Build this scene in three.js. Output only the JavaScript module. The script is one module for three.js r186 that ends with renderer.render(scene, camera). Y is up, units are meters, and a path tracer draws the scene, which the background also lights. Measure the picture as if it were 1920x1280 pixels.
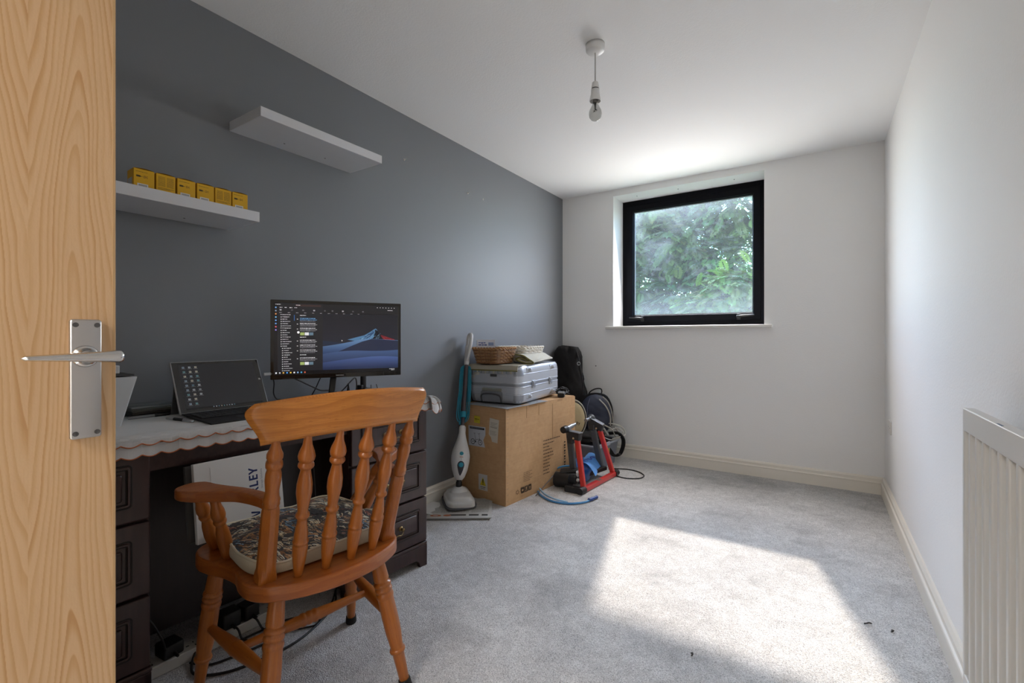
import * as THREE from 'three';
import { RoundedBoxGeometry } from 'three/addons/geometries/RoundedBoxGeometry.js';
import { mergeGeometries, toCreasedNormals } from 'three/addons/utils/BufferGeometryUtils.js';
import { Sky } from 'three/addons/objects/Sky.js';
import { RectAreaLightUniformsLib } from 'three/addons/lights/RectAreaLightUniformsLib.js';

// ---------------------------------------------------------------- camera, sky, sun, exposure
const scene = new THREE.Scene();
const camera = new THREE.PerspectiveCamera(72.81, 1.5, 0.05, 200);
camera.position.set(2.0712, 1.0695, 4.009);
camera.rotation.set(0, 33.56 * Math.PI / 180, 0);
camera.setViewOffset(1920, 1280, 0, 8.8, 1920, 1280);       // vertical lens shift: the verticals stay upright
const renderer = new THREE.WebGLRenderer({ antialias: true });
renderer.shadowMap.enabled = true;
renderer.toneMapping = THREE.LinearToneMapping;
renderer.toneMappingExposure = 1.85;

const sunTo = new THREE.Vector3(-0.31, 1, -1.16).normalize();
const sky = new Sky(); sky.name = 'sky'; sky.scale.setScalar(150);
sky.material.uniforms.turbidity.value = 5; sky.material.uniforms.rayleigh.value = 1.2;
sky.material.uniforms.mieCoefficient.value = 0.006; sky.material.uniforms.mieDirectionalG.value = 0.7;
sky.material.uniforms.sunPosition.value.copy(sunTo);
scene.add(sky);
scene.backgroundIntensity = 1; scene.environmentIntensity = 1;
const sun = new THREE.DirectionalLight('#fdfaf8', 4.2);
sun.position.copy(sunTo).multiplyScalar(20).add(new THREE.Vector3(1.2, 0, 1));
sun.target.position.set(1.2, 0, 1); scene.add(sun, sun.target);
sun.castShadow = true; sun.shadow.radius = 3; sun.shadow.mapSize.set(2048, 2048);
Object.assign(sun.shadow.camera, { left: -8, right: 8, top: 8, bottom: -8, near: 1, far: 60 });
// daylight of the open sky arriving through the window pane
RectAreaLightUniformsLib.init();
const daylight = new THREE.RectAreaLight('#fbf5f2', 10, 1.02, 0.4);
daylight.name = 'window_daylight'; daylight.position.set(1.12, 1.70, -0.15); daylight.lookAt(1.12, 1.32, 1.35); scene.add(daylight);
// hall lamp behind the open door
const hallLight = new THREE.RectAreaLight('#fff6ee', 30, 0.5, 0.5);
hallLight.name = 'hall_lamp_light'; hallLight.position.set(1.5, 2.325, 5.45); hallLight.lookAt(1.5, 0, 5.45); scene.add(hallLight);

// ---------------------------------------------------------------- helpers
const R = (d) => d * Math.PI / 180, V = (x, y, z) => new THREE.Vector3(x, y, z);
function seeded(s) { return () => { s |= 0; s = s + 0x6D2B79F5 | 0; let t = Math.imul(s ^ s >>> 15, 1 | s); t = t + Math.imul(t ^ t >>> 7, 61 | t) ^ t; return ((t ^ t >>> 14) >>> 0) / 4294967296; }; }
function hash(x, y, s) { let h = Math.imul(x, 374761393) + Math.imul(y, 668265263) + Math.imul(s, 2246822519) | 0; h = Math.imul(h ^ h >>> 13, 1274126177); return ((h ^ h >>> 16) >>> 0) / 4294967296; }
function vnoise(x, y, px, py, s = 1) {
  const x0 = Math.floor(x), y0 = Math.floor(y), fx = x - x0, fy = y - y0, sx = fx * fx * (3 - 2 * fx), sy = fy * fy * (3 - 2 * fy);
  const w = (a, p) => p ? ((a % p) + p) % p : a;
  const a = hash(w(x0, px), w(y0, py), s), b = hash(w(x0 + 1, px), w(y0, py), s), c = hash(w(x0, px), w(y0 + 1, py), s), d = hash(w(x0 + 1, px), w(y0 + 1, py), s);
  return a + (b - a) * sx + (c - a) * sy + (a - b - c + d) * sx * sy;
}
function fbm(x, y, px, py, oct, s) { let v = 0, a = 0.5, t = 0; for (let i = 0; i < oct; i++) { v += a * vnoise(x, y, px, py, s + i); t += a; a *= 0.5; x *= 2; y *= 2; px *= 2; py *= 2; } return v / t; }
const mix = (a, b, t) => a + (b - a) * t, clamp = (x, a = 0, b = 1) => Math.min(b, Math.max(a, x));
const sstep = (a, b, x) => { const t = clamp((x - a) / (b - a)); return t * t * (3 - 2 * t); };
const rgb = (h) => [parseInt(h.slice(1, 3), 16) / 255, parseInt(h.slice(3, 5), 16) / 255, parseInt(h.slice(5, 7), 16) / 255];
const mix3 = (a, b, t) => [mix(a[0], b[0], t), mix(a[1], b[1], t), mix(a[2], b[2], t)];
function dataTex(w, h, f, srgb = true) {
  const d = new Uint8Array(w * h * 4);
  for (let y = 0; y < h; y++) for (let x = 0; x < w; x++) { const c = f(x / w, y / h), i = (y * w + x) * 4; for (let k = 0; k < 3; k++) d[i + k] = clamp(c[k]) * 255; d[i + 3] = 255; }
  const t = new THREE.DataTexture(d, w, h); t.magFilter = THREE.LinearFilter; t.minFilter = THREE.LinearFilter; t.wrapS = t.wrapT = THREE.RepeatWrapping;
  if (srgb) t.colorSpace = THREE.SRGBColorSpace; t.needsUpdate = true; return t;
}
const grey = (w, h, f) => dataTex(w, h, (x, y) => { const v = f(x, y); return [v, v, v]; }, false);
function canvasTex(w, h, draw) { const c = document.createElement('canvas'); c.width = w; c.height = h; const g = c.getContext('2d'); draw(g, w, h); const t = new THREE.CanvasTexture(c); t.colorSpace = THREE.SRGBColorSpace; return t; }
const rep = (t, x, y, rot = 0) => { const c = t.clone(); c.wrapS = c.wrapT = THREE.RepeatWrapping; c.repeat.set(x, y); c.rotation = rot; c.needsUpdate = true; return c; };
const std = (color, roughness = 0.6, o = {}) => new THREE.MeshStandardMaterial({ color, roughness, ...o });
const phy = (color, roughness = 0.6, o = {}) => new THREE.MeshPhysicalMaterial({ color, roughness, ...o });

const taken = {};
function numbered(n) { const k = taken[n] = (taken[n] ?? -1) + 1; return k ? n + '_' + String(k).padStart(3, '0') : n; }
function thing(name, label, category, p = [0, 0, 0], turn = 0, group) {
  const o = new THREE.Group(); o.name = numbered(name); o.position.set(...p); o.rotation.y = turn; scene.add(o);
  o.userData = { label, category }; if (group) o.userData.group = group; return o;
}
function part(parent, name, geo, mat, p, label) {
  const m = new THREE.Mesh(Array.isArray(geo) ? mergeGeometries(geo.map((g) => { const q = g.index ? g.toNonIndexed() : g; for (const k of Object.keys(q.attributes)) if (!['position', 'normal', 'uv'].includes(k)) q.deleteAttribute(k); return q; })) : geo, mat);
  m.name = name; m.castShadow = m.receiveShadow = true; if (p) m.position.set(...p); if (label) m.userData.label = label; parent.add(m); return m;
}
function solo(name, geo, mat, label, category, p, turn = 0, group) {
  const m = part(scene, numbered(name), geo, mat, p); m.rotation.y = turn; m.userData = { label, category }; if (group) m.userData.group = group; return m;
}
function struct(name, geo, mat, p) { const m = part(scene, name, geo, mat, p); m.userData.kind = 'structure'; return m; }
function copyOf(o, label) { const c = o.clone(); c.name = numbered(o.name.replace(/_\d{3}$/, '')); c.userData = { ...o.userData, label: label ?? o.userData.label }; scene.add(c); return c; }

const box = (w, h, d, x = 0, y = 0, z = 0) => new THREE.BoxGeometry(w, h, d).translate(x, y, z);
const rbox = (w, h, d, r = 0.004, x = 0, y = 0, z = 0, s = 2) => new RoundedBoxGeometry(w, h, d, s, Math.min(r, w / 2.01, h / 2.01, d / 2.01)).translate(x, y, z);
const cyl = (r1, r2, h, n = 24, x = 0, y = 0, z = 0) => new THREE.CylinderGeometry(r1, r2, h, n).translate(x, y, z);
const lathe = (pts, n = 28) => new THREE.LatheGeometry(pts.map(([r, y]) => new THREE.Vector2(r, y)), n);
const tube = (pts, r, n = 60, k = 8, closed = false) => new THREE.TubeGeometry(new THREE.CatmullRomCurve3(pts.map((p) => V(...p)), closed, 'centripetal'), n, r, k, closed);
const capped = (pts, r, n = 60, k = 8) => mergeGeometries([tube(pts, r, n, k), ball(r, 8, ...pts[0]), ball(r, 8, ...pts[pts.length - 1])]);
const ball = (r, n = 12, x = 0, y = 0, z = 0) => new THREE.SphereGeometry(r, n, Math.max(6, n * 0.7 | 0)).translate(x, y, z);
// stands a geometry that runs along +y from 0 to 1*length between two points
function between(g, A, B, hint = V(0, 0, 1)) {
  const y = V(...B).sub(V(...A)).normalize(), x = new THREE.Vector3().crossVectors(y, hint).normalize(), z = new THREE.Vector3().crossVectors(x, y);
  return g.applyMatrix4(new THREE.Matrix4().makeBasis(x, y, z).setPosition(...A));
}
const dist = (A, B) => V(...A).distanceTo(V(...B));
const bar = (A, B, w, d, r = 0.003, hint) => between(rbox(w, dist(A, B), d, r, 0, dist(A, B) / 2, 0), A, B, hint);
const rod = (A, B, r1, r2 = r1, n = 16) => between(cyl(r2, r1, dist(A, B), n, 0, dist(A, B) / 2, 0), A, B, V(0.3, 0.2, 0.93));
function boxUV(g, s = 1) {
  g = g.index ? g.toNonIndexed() : g; const p = g.attributes.position, n = g.attributes.normal, uv = new Float32Array(p.count * 2);
  for (let i = 0; i < p.count; i += 3) {
    let ax = 0, ay = 0, az = 0; for (let k = 0; k < 3; k++) { ax += n.getX(i + k); ay += n.getY(i + k); az += n.getZ(i + k); }
    ax = Math.abs(ax); ay = Math.abs(ay); az = Math.abs(az);
    for (let k = i; k < i + 3; k++) { const X = p.getX(k), Y = p.getY(k), Z = p.getZ(k); const [u, v] = ax >= ay && ax >= az ? [Z, Y] : ay >= az ? [X, Z] : [X, Y]; uv[k * 2] = u * s; uv[k * 2 + 1] = v * s; }
  }
  g.setAttribute('uv', new THREE.BufferAttribute(uv, 2)); return g;
}
const smoothShape = (pts) => { const s = new THREE.Shape(); const c = new THREE.CatmullRomCurve3(pts.map(([x, y]) => V(x, y, 0)), true, 'centripetal'); s.setFromPoints(c.getPoints(pts.length * 7).slice(0, -1).map((p) => new THREE.Vector2(p.x, p.y))); return s; };
const polyShape = (pts) => { const s = new THREE.Shape(); s.setFromPoints(pts.map(([x, y]) => new THREE.Vector2(x, y))); return s; };
const extrude = (s, depth, bevel = 0, seg = 2) => { const g = new THREE.ExtrudeGeometry(s, { depth: depth - 2 * bevel, bevelEnabled: bevel > 0, bevelThickness: bevel, bevelSize: bevel, bevelOffset: -bevel, bevelSegments: seg, curveSegments: 16 }); return toCreasedNormals(g.translate(0, 0, bevel), 0.34); };
const flat = (s, h, bevel = 0, seg = 2) => extrude(s, h, bevel, seg).rotateX(-Math.PI / 2);   // shape (x, -z) lying down, height y
function rrect(w, h, r) { const s = new THREE.Shape(), x = -w / 2, y = -h / 2; s.moveTo(x + r, y); s.lineTo(x + w - r, y); s.absarc(x + w - r, y + r, r, -Math.PI / 2, 0); s.lineTo(x + w, y + h - r); s.absarc(x + w - r, y + h - r, r, 0, Math.PI / 2); s.lineTo(x + r, y + h); s.absarc(x + r, y + h - r, r, Math.PI / 2, Math.PI); s.lineTo(x, y + r); s.absarc(x + r, y + r, r, Math.PI, 1.5 * Math.PI); return s; }
// a surface P(u, v) -> [x, y, z] over a grid; wrapU closes it round
function grid(nu, nv, P, wrapU = false) {
  const pos = [], uv = [], idx = [];
  for (let j = 0; j <= nv; j++) for (let i = 0; i <= nu; i++) { pos.push(...P(i / nu, j / nv)); uv.push(i / nu, j / nv); }
  for (let j = 0; j < nv; j++) for (let i = 0; i < nu; i++) { const a = j * (nu + 1) + i, b = a + 1, c = a + nu + 1, d = c + 1; idx.push(a, b, d, a, d, c); }
  const g = new THREE.BufferGeometry(); g.setAttribute('position', new THREE.Float32BufferAttribute(pos, 3)); g.setAttribute('uv', new THREE.Float32BufferAttribute(uv, 2)); g.setIndex(idx); g.computeVertexNormals();
  if (wrapU) { const n = g.attributes.normal; for (let j = 0; j <= nv; j++) { const a = j * (nu + 1), b = a + nu, m = V(n.getX(a) + n.getX(b), n.getY(a) + n.getY(b), n.getZ(a) + n.getZ(b)).normalize(); n.setXYZ(a, m.x, m.y, m.z); n.setXYZ(b, m.x, m.y, m.z); } }
  return g;
}
// a thin sheet with thickness t over the grid surface P
function sheet(nu, nv, P, t) {
  const top = grid(nu, nv, P), p = top.attributes.position, n = top.attributes.normal, W = nu + 1, pos = [...p.array], uv = [...top.attributes.uv.array, ...top.attributes.uv.array], idx = [...top.index.array], N = p.count;
  for (let i = 0; i < N; i++) pos.push(p.getX(i) - n.getX(i) * t, p.getY(i) - n.getY(i) * t, p.getZ(i) - n.getZ(i) * t);
  for (let k = 0; k < top.index.count; k += 3) idx.push(top.index.getX(k) + N, top.index.getX(k + 2) + N, top.index.getX(k + 1) + N);
  const edge = (a, b) => idx.push(a, a + N, b + N, a, b + N, b);
  for (let i = 0; i < nu; i++) { edge(i, i + 1); edge(nv * W + i + 1, nv * W + i); }
  for (let j = 0; j < nv; j++) { edge((j + 1) * W, j * W); edge(j * W + nu, (j + 1) * W + nu); }
  const g = new THREE.BufferGeometry(); g.setAttribute('position', new THREE.Float32BufferAttribute(pos, 3)); g.setAttribute('uv', new THREE.Float32BufferAttribute(uv, 2)); g.setIndex(idx);
  return toCreasedNormals(g, 0.9);
}
// flat print: a thin card of its own size facing +z
const card = (w, h, t = 0.0006) => new THREE.BoxGeometry(w, h, t);
function squiggle(g, x, y, w, h, seed) { const r = seeded(seed); let c = x; while (c < x + w - h * 0.3) { const q = Math.min(h * (0.6 + 1.8 * r()), x + w - c); g.fillRect(c, y, q, h * (0.55 + 0.3 * r())); c += q + h * 0.35; } }

// ---------------------------------------------------------------- textures and materials
const T = {};
T.fine = grey(256, 256, (x, y) => 0.35 * vnoise(x * 128, y * 128, 128, 128, 3) + 0.65 * fbm(x * 32, y * 32, 32, 32, 3, 5));
T.paint = grey(512, 512, (x, y) => fbm(x * 90, y * 90, 90, 90, 3, 9));
T.carpet = dataTex(1024, 1024, (x, y) => {
  const a = vnoise(x * 256, y * 256, 256, 256, 11), b = vnoise(x * 512, y * 512, 512, 512, 12), c = fbm(x * 24, y * 24, 24, 24, 3, 14);
  const v = 0.80 + 0.20 * (a - 0.5) + 0.16 * (b - 0.5) + 0.10 * (c - 0.5) - (a < 0.2 && b < 0.5 ? 0.10 : 0);
  return [v, v * 0.988, v * 0.975];
});
T.pile = grey(1024, 1024, (x, y) => 0.5 * vnoise(x * 256, y * 256, 256, 256, 11) + 0.3 * vnoise(x * 512, y * 512, 512, 512, 12) + 0.2 * fbm(x * 64, y * 64, 64, 64, 2, 16));
// flat-sawn veneer: rings of a slightly tilted trunk
T.door = dataTex(512, 2048, (x, y) => {
  // two book-matched leaves of plain-sawn veneer, each with its own heart of long pointed arches
  const Y = y * 2.0, wob = 0.012 * (vnoise(y * 4, 1, 4, 0, 21) - 0.5) + 0.006 * (vnoise(y * 11, 5, 11, 0, 27) - 0.5), p1 = 0.047 + wob, p2 = 0.150 - wob, p3 = 0.27 + wob, P = x * 0.38;
  const near = [p1, p2, p3].reduce((m, p) => Math.abs(P - p) < Math.abs(m) ? P - p : m, 9), w = fbm(x * 8, y * 9, 8, 9, 3, 22) - 0.5;
  const d = Math.sqrt(near * near + 0.0000810) * 190 * (1 - 0.25 * sstep(0.02, 0.06, Math.abs(near))) + Y * 11 + 2.4 * w + 1.5 * Math.sin(Y * 3.1 + (near === P - p2 ? 2 : 0));
  const f = d - Math.floor(d), k = hash(((Math.floor(d) % 22) + 22) % 22, 3, 28), ring = sstep(0.35, 0.92, f) * (1 - sstep(0.94, 1, f)), n = vnoise(x * 260, y * 60, 260, 60, 24), fleck = vnoise(x * 300, y * 90, 300, 90, 25);
  let c = mix3(rgb('#dcb78c'), rgb('#c4935f'), ring * (0.2 + 0.65 * k) + 0.10 * n);
  return mix3(c, rgb('#e4c49c'), 0.25 * fleck * (1 - ring));
});
T.wood = dataTex(512, 512, (x, y) => {    // long grain along v
  const w = 0.7 * fbm(x * 3, y * 2, 3, 2, 3, 31), d = x * 16 + 3.2 * w, f = d - Math.floor(d), n = vnoise(x * 220, y * 14, 220, 14, 33), k = vnoise(x * 300, y * 30, 300, 30, 34);
  return mix3(mix3([1, 1, 1], [0.91, 0.86, 0.80], sstep(0.3, 0.95, f) * (1 - sstep(0.95, 1, f))), [0.84, 0.78, 0.72], 0.5 * n + (k > 0.82 ? 0.4 : 0));
});
T.wood2 = dataTex(256, 512, (x, y) => { const n = vnoise(x * 90, y * 10, 90, 10, 36), k = vnoise(x * 200, y * 24, 200, 24, 37), b = fbm(x * 4, y * 3, 4, 3, 3, 38); return mix3([1, 1, 1], [0.80, 0.74, 0.68], 0.35 * n + 0.45 * b + (k > 0.85 ? 0.3 : 0)); });
T.dark = dataTex(256, 512, (x, y) => { const n = vnoise(x * 120, y * 8, 120, 8, 41), m = fbm(x * 6, y * 3, 6, 3, 3, 42); return mix3([1, 1, 1], [0.6, 0.55, 0.55], 0.5 * n + 0.4 * m); });
T.board = dataTex(512, 512, (x, y) => { const n = fbm(x * 20, y * 20, 20, 20, 4, 51), l = vnoise(x * 3, y * 140, 3, 140, 52), fl = hash(x * 512 | 0, y * 512 | 0, 53); return mix3([1, 1, 1], [0.86, 0.83, 0.78], 0.5 * n + 0.25 * l + (fl > 0.985 ? 0.5 : 0)); });
T.weave = grey(256, 256, (x, y) => 0.5 + 0.25 * Math.sin(x * 256 * Math.PI / 4) + 0.25 * Math.sin(y * 256 * Math.PI / 4));
T.brushed = grey(256, 256, (x, y) => vnoise(x * 4, y * 256, 4, 256, 61));
const M = {
  white: std('#eeedeb', 0.75, { bumpMap: rep(T.paint, 2, 2), bumpScale: 0.0004 }),
  ceiling: std('#f0f0ef', 0.85, { bumpMap: rep(T.paint, 2, 2), bumpScale: 0.0004 }),
  greyWall: std('#777a7f', 0.58, { bumpMap: rep(T.paint, 2, 2), bumpScale: 0.00015 }),
  carpet: std('#ffffff', 1, { map: T.carpet, bumpMap: T.pile, bumpScale: 0.003, vertexColors: true }),
  trim: std('#e6e0d4', 0.45), sill: std('#e2e0db', 0.4),
  door: phy('#ffffff', 0.34, { clearcoat: 0.35, clearcoatRoughness: 0.4, map: T.door, bumpMap: rep(T.fine, 3, 8), bumpScale: 0.00015 }),
  lipping: std('#d9b78a', 0.5, { map: rep(T.wood, 1, 1) }),
  satin: phy('#c9cacc', 0.3, { metalness: 1, bumpMap: T.brushed, bumpScale: 0.00004 }), chrome: std('#d8dadc', 0.13, { metalness: 1 }),
  screw: std('#77787a', 0.4, { metalness: 1 }), slot: std('#1c1c1e', 0.8),
  black: std('#0d0e11', 0.38), blackFrame: phy('#090a10', 0.6, { specularIntensity: 0.25 }), blackRubber: std('#121213', 0.75), cableBlack: std('#0c0c0d', 0.55),
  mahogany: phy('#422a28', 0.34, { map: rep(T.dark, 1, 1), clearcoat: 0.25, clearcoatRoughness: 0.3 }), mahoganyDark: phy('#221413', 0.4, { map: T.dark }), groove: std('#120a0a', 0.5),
  brass: std('#8d7a55', 0.3, { metalness: 1 }),
  pine: phy('#c97b2c', 0.33, { map: T.wood, clearcoat: 0.35, clearcoatRoughness: 0.25 }),
  pineV: phy('#b96d27', 0.33, { map: rep(T.wood2, 1, 2), clearcoat: 0.35, clearcoatRoughness: 0.25 }),
  pineX: phy('#d48a3a', 0.3, { map: rep(T.wood, 2.2, 2.2, Math.PI / 2), clearcoat: 0.4, clearcoatRoughness: 0.22 }),
  pineSeat: phy('#b06426', 0.33, { map: rep(T.wood, 2.2, 2.2, Math.PI / 2), clearcoat: 0.35, clearcoatRoughness: 0.25 }),
  cloth: phy('#dcdcdc', 0.95, { bumpMap: rep(T.weave, 18, 18), bumpScale: 0.0004, sheen: 0.3 }), orange: std('#b9683c', 0.8),
  shelf: std('#d4d5d8', 0.4), paper: std('#dcdcda', 0.8), whitePlastic: std('#e3e3e1', 0.35), silver: phy('#c3c8d0', 0.34, { metalness: 0.35, clearcoat: 0.4, clearcoatRoughness: 0.3 }), silverDark: std('#989da6', 0.4, { metalness: 0.3 }),
  cardboard: std('#d0a87c', 0.85, { map: rep(T.board, 2, 2) }), cardEdge: std('#b08a62', 0.9),
  cream: std('#e4d8bd', 0.85, { bumpMap: rep(T.weave, 12, 12), bumpScale: 0.0003 }),
};

// ---------------------------------------------------------------- room shell
const W = 2.443, H = 2.4, ZF = 4.55;
{
  const g = new THREE.BoxGeometry(W + 0.2, 0.1, ZF + 0.1, 70, 1, 120).translate(W / 2, -0.05, ZF / 2 - 0.05), p = g.attributes.position, uv = g.attributes.uv, col = new Float32Array(p.count * 3), r = seeded(7);
  for (let i = 0; i < p.count; i++) {
    const x = p.getX(i), z = p.getZ(i); uv.setXY(i, x * 1.6, z * 1.6);
    const m = fbm(x * 3.1 + 20, z * 3.1 + 20, 0, 0, 4, 71), k = sstep(0.56, 0.72, fbm(x * 6 + 9, z * 11 + 3, 0, 0, 3, 73));   // trodden pile lies in patches
    const v = clamp(0.92 + 0.5 * (m - 0.5) - 0.13 * k, 0, 1); col.set([v, v, v], i * 3);
  }
  g.setAttribute('color', new THREE.BufferAttribute(col, 3));
  struct('floor', g, M.carpet);
}
struct('ceiling', boxUV(box(W + 0.2, 0.1, ZF + 0.4, W / 2, H + 0.05, ZF / 2 - 0.1)), M.ceiling);
const wallLeft = struct('wall_left', boxUV(box(0.1, H, ZF + 0.3, -0.05, H / 2, ZF / 2 - 0.15)), M.greyWall);
struct('wall_right', boxUV(box(0.1, H, ZF + 0.3, W + 0.05, H / 2, ZF / 2 - 0.15)), M.white);
struct('wall_front', boxUV(extrude(polyShape([[0, 0], [1.13, 0], [1.13, 2.02], [1.93, 2.02], [1.93, 0], [W, 0], [W, H], [0, H]]), 0.1).translate(0, 0, ZF)), M.white);
// hall outside the door
struct('wall_hall', [box(0.1, H, 1.7, 0.25, H / 2, ZF + 0.95), box(0.1, H, 1.7, W + 0.05, H / 2, ZF + 0.95), box(2.4, H, 0.1, 1.3, H / 2, ZF + 1.75)], M.white);
struct('ceiling_hall', box(2.4, 0.1, 1.7, 1.3, H + 0.05, ZF + 0.95), M.ceiling); struct('floor_hall', box(2.4, 0.1, 1.7, 1.3, -0.05, ZF + 0.95), std('#dcd8d0', 0.8));
{ const l = thing('hall_ceiling_lamp', 'square white lamp on the hall ceiling', 'lamp', [1.5, H, 5.45]); part(l, 'lamp_base', rbox(0.54, 0.03, 0.54, 0.006, 0, -0.016, 0), std('#dddddd', 0.5)); part(l, 'lamp_diffuser', rbox(0.5, 0.03, 0.5, 0.008, 0, -0.045, 0), std('#ffffff', 0.5, { emissive: '#fff2e2', emissiveIntensity: 1.5 })); }
const O = { x0: 0.515, x1: 1.722, y0: 1.165, y1: 2.343 };
{
  const s = polyShape([[0, 0], [W, 0], [W, H], [0, H]]), h = new THREE.Path(); h.setFromPoints([[O.x0, O.y0 - 0.025], [O.x0, O.y1], [O.x1, O.y1], [O.x1, O.y0 - 0.025]].map(([x, y]) => new THREE.Vector2(x, y))); s.holes.push(h);
  const wb = struct('wall_back', boxUV(extrude(s, 0.32).translate(0, 0, -0.32)), M.white);
  // cup hooks left in the head of the reveal
  for (const x of [0.70, 1.06, 1.50]) part(wb, 'reveal_screw', [lathe([[0, 0], [0.0035, -0.0006], [0.0045, -0.003], [0, -0.0035]], 10), cyl(0.0015, 0.0015, 0.004, 6, 0, -0.005, 0)], M.screw, [x, O.y1, -0.10]);
  part(wb, 'wall_scuff_plug', lathe([[0, 0.004], [0.004, 0.003], [0.006, 0]], 10).rotateX(Math.PI / 2), M.screw, [0.345, 0.80, 0]);
}
// filler plugs and screws in the grey wall, where shelves once hung
for (const [y, z] of [[2.131, 2.055], [2.085, 1.453], [2.085, 1.272]]) part(wallLeft, 'wall_plug', [lathe([[0, 0.006], [0.004, 0.005], [0.007, 0]], 12).rotateZ(-Math.PI / 2), cyl(0.002, 0.002, 0.012, 8).rotateZ(Math.PI / 2).translate(0.008, 0, 0)], M.paper, [0, y, z]);
// moulded skirting boards
function skirting(name, len) { return extrude(polyShape([[0, 0], [0.022, 0], [0.022, 0.072], [0.0245, 0.076], [0.0225, 0.081], [0.017, 0.085], [0.0155, 0.098], [0.0165, 0.103], [0.0135, 0.108], [0.008, 0.1155], [0, 0.1155]]), len); }
struct('baseboard_left', skirting(0, ZF), M.trim);
struct('baseboard_right', skirting(0, ZF).rotateY(Math.PI).translate(W, 0, ZF), M.trim);
struct('baseboard_back', skirting(0, W).rotateY(-Math.PI / 2).translate(W, 0, 0), M.trim);
struct('trim_1', rbox(1.332, 0.026, 0.272, 0.008, 1.112, 1.152, -0.104, 3), M.sill).userData.label = 'white window sill board with rounded front edge';

// ---------------------------------------------------------------- window
{
  const wn = new THREE.Group(); wn.name = 'window_1'; wn.userData = { kind: 'structure', label: 'black framed top hung window looking onto leafy trees' }; wn.position.set(O.x0, O.y0, -0.28); scene.add(wn);
  const w = O.x1 - O.x0, h = O.y1 - O.y0;
  const ring = (x0, y0, x1, y1, t, d, b) => { const s = polyShape([[x0, y0], [x1, y0], [x1, y1], [x0, y1]]), q = new THREE.Path(); q.setFromPoints([[x0 + t, y0 + t], [x0 + t, y1 - t], [x1 - t, y1 - t], [x1 - t, y0 + t]].map(([x, y]) => new THREE.Vector2(x, y))); s.holes.push(q); return extrude(s, d, b, 2).translate(0, 0, -d / 2); };
  part(wn, 'outer_frame', ring(0, 0, w, h, 0.05, 0.075, 0.004), M.blackFrame, [0, 0, 0]);
  const sash = part(wn, 'sash', ring(0.044, 0.044, w - 0.044, h - 0.044, 0.056, 0.06, 0.006), M.blackFrame, [0, 0, 0.018]);
  part(sash, 'glazing_bead', ring(0.094, 0.094, w - 0.094, h - 0.094, 0.012, 0.022, 0.004), M.blackFrame, [0, 0, 0.002]);
  part(sash, 'spacer_bar', ring(0.1045, 0.1045, w - 0.1045, h - 0.1045, 0.006, 0.012, 0), std('#b9bdc2', 0.4), [0, 0, -0.018]);
  part(wn, 'trickle_vent', [rbox(0.5, 0.016, 0.012, 0.004, 0, 0, 0), rbox(0.44, 0.004, 0.004, 0.001, 0, 0, 0.006)], M.blackFrame, [w * 0.5, h - 0.055, 0.05]);
  part(wn, 'glass_pane', box(w - 0.2, h - 0.2, 0.003, w / 2, h / 2, -0.002), phy('#fbf8f7', 0.02, { transmission: 1, thickness: 0, ior: 1.45 }));
  // the dusty film that lies on the outside of the pane, thicker to the upper left and along the bottom
  const film = grey(256, 256, (x, y) => { const n = fbm(x * 5, y * 5, 0, 0, 4, 81), st = fbm(x * 30, y * 30, 0, 0, 3, 83); return Math.sqrt(clamp(0.03 + 0.10 * sstep(0.3, 0.7, n) * sstep(0.8, 0.1, x) * sstep(0.3, 0.9, y) + 0.085 * sstep(0.32, 0.0, y) * sstep(0.25, 0.55, n + 0.1) + 0.05 * sstep(0.5, 0.75, st) * n + 0.06 * sstep(0.8, 1, y))); });
  part(wn, 'dust_film', new THREE.PlaneGeometry(w - 0.2, h - 0.2).translate(w / 2, h / 2, -0.006), phy('#f4f2ea', 1, { roughnessMap: film, transmission: 1, thickness: 0, ior: 1 }));
  for (const x of [0.195, 1.0]) {
    const hd = part(wn, 'window_handle', [rbox(0.028, 0.05, 0.012, 0.004, 0, 0, 0.006), rod([0, 0, 0.01], [0, 0, 0.034], 0.009), rbox(0.028, 0.02, 0.018, 0.006, 0, 0, 0.036)], M.black, [x, 0.072, 0.046]);
    part(hd, 'lever', between(lathe([[0, 0], [0.009, 0.004], [0.010, 0.03], [0.0075, 0.09], [0.007, 0.115], [0, 0.119]], 14), [0.0, 0.002, 0.036], [x < 0.5 ? -0.115 : 0.118, 0.01, 0.036]), M.black);
  }
}

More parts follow.
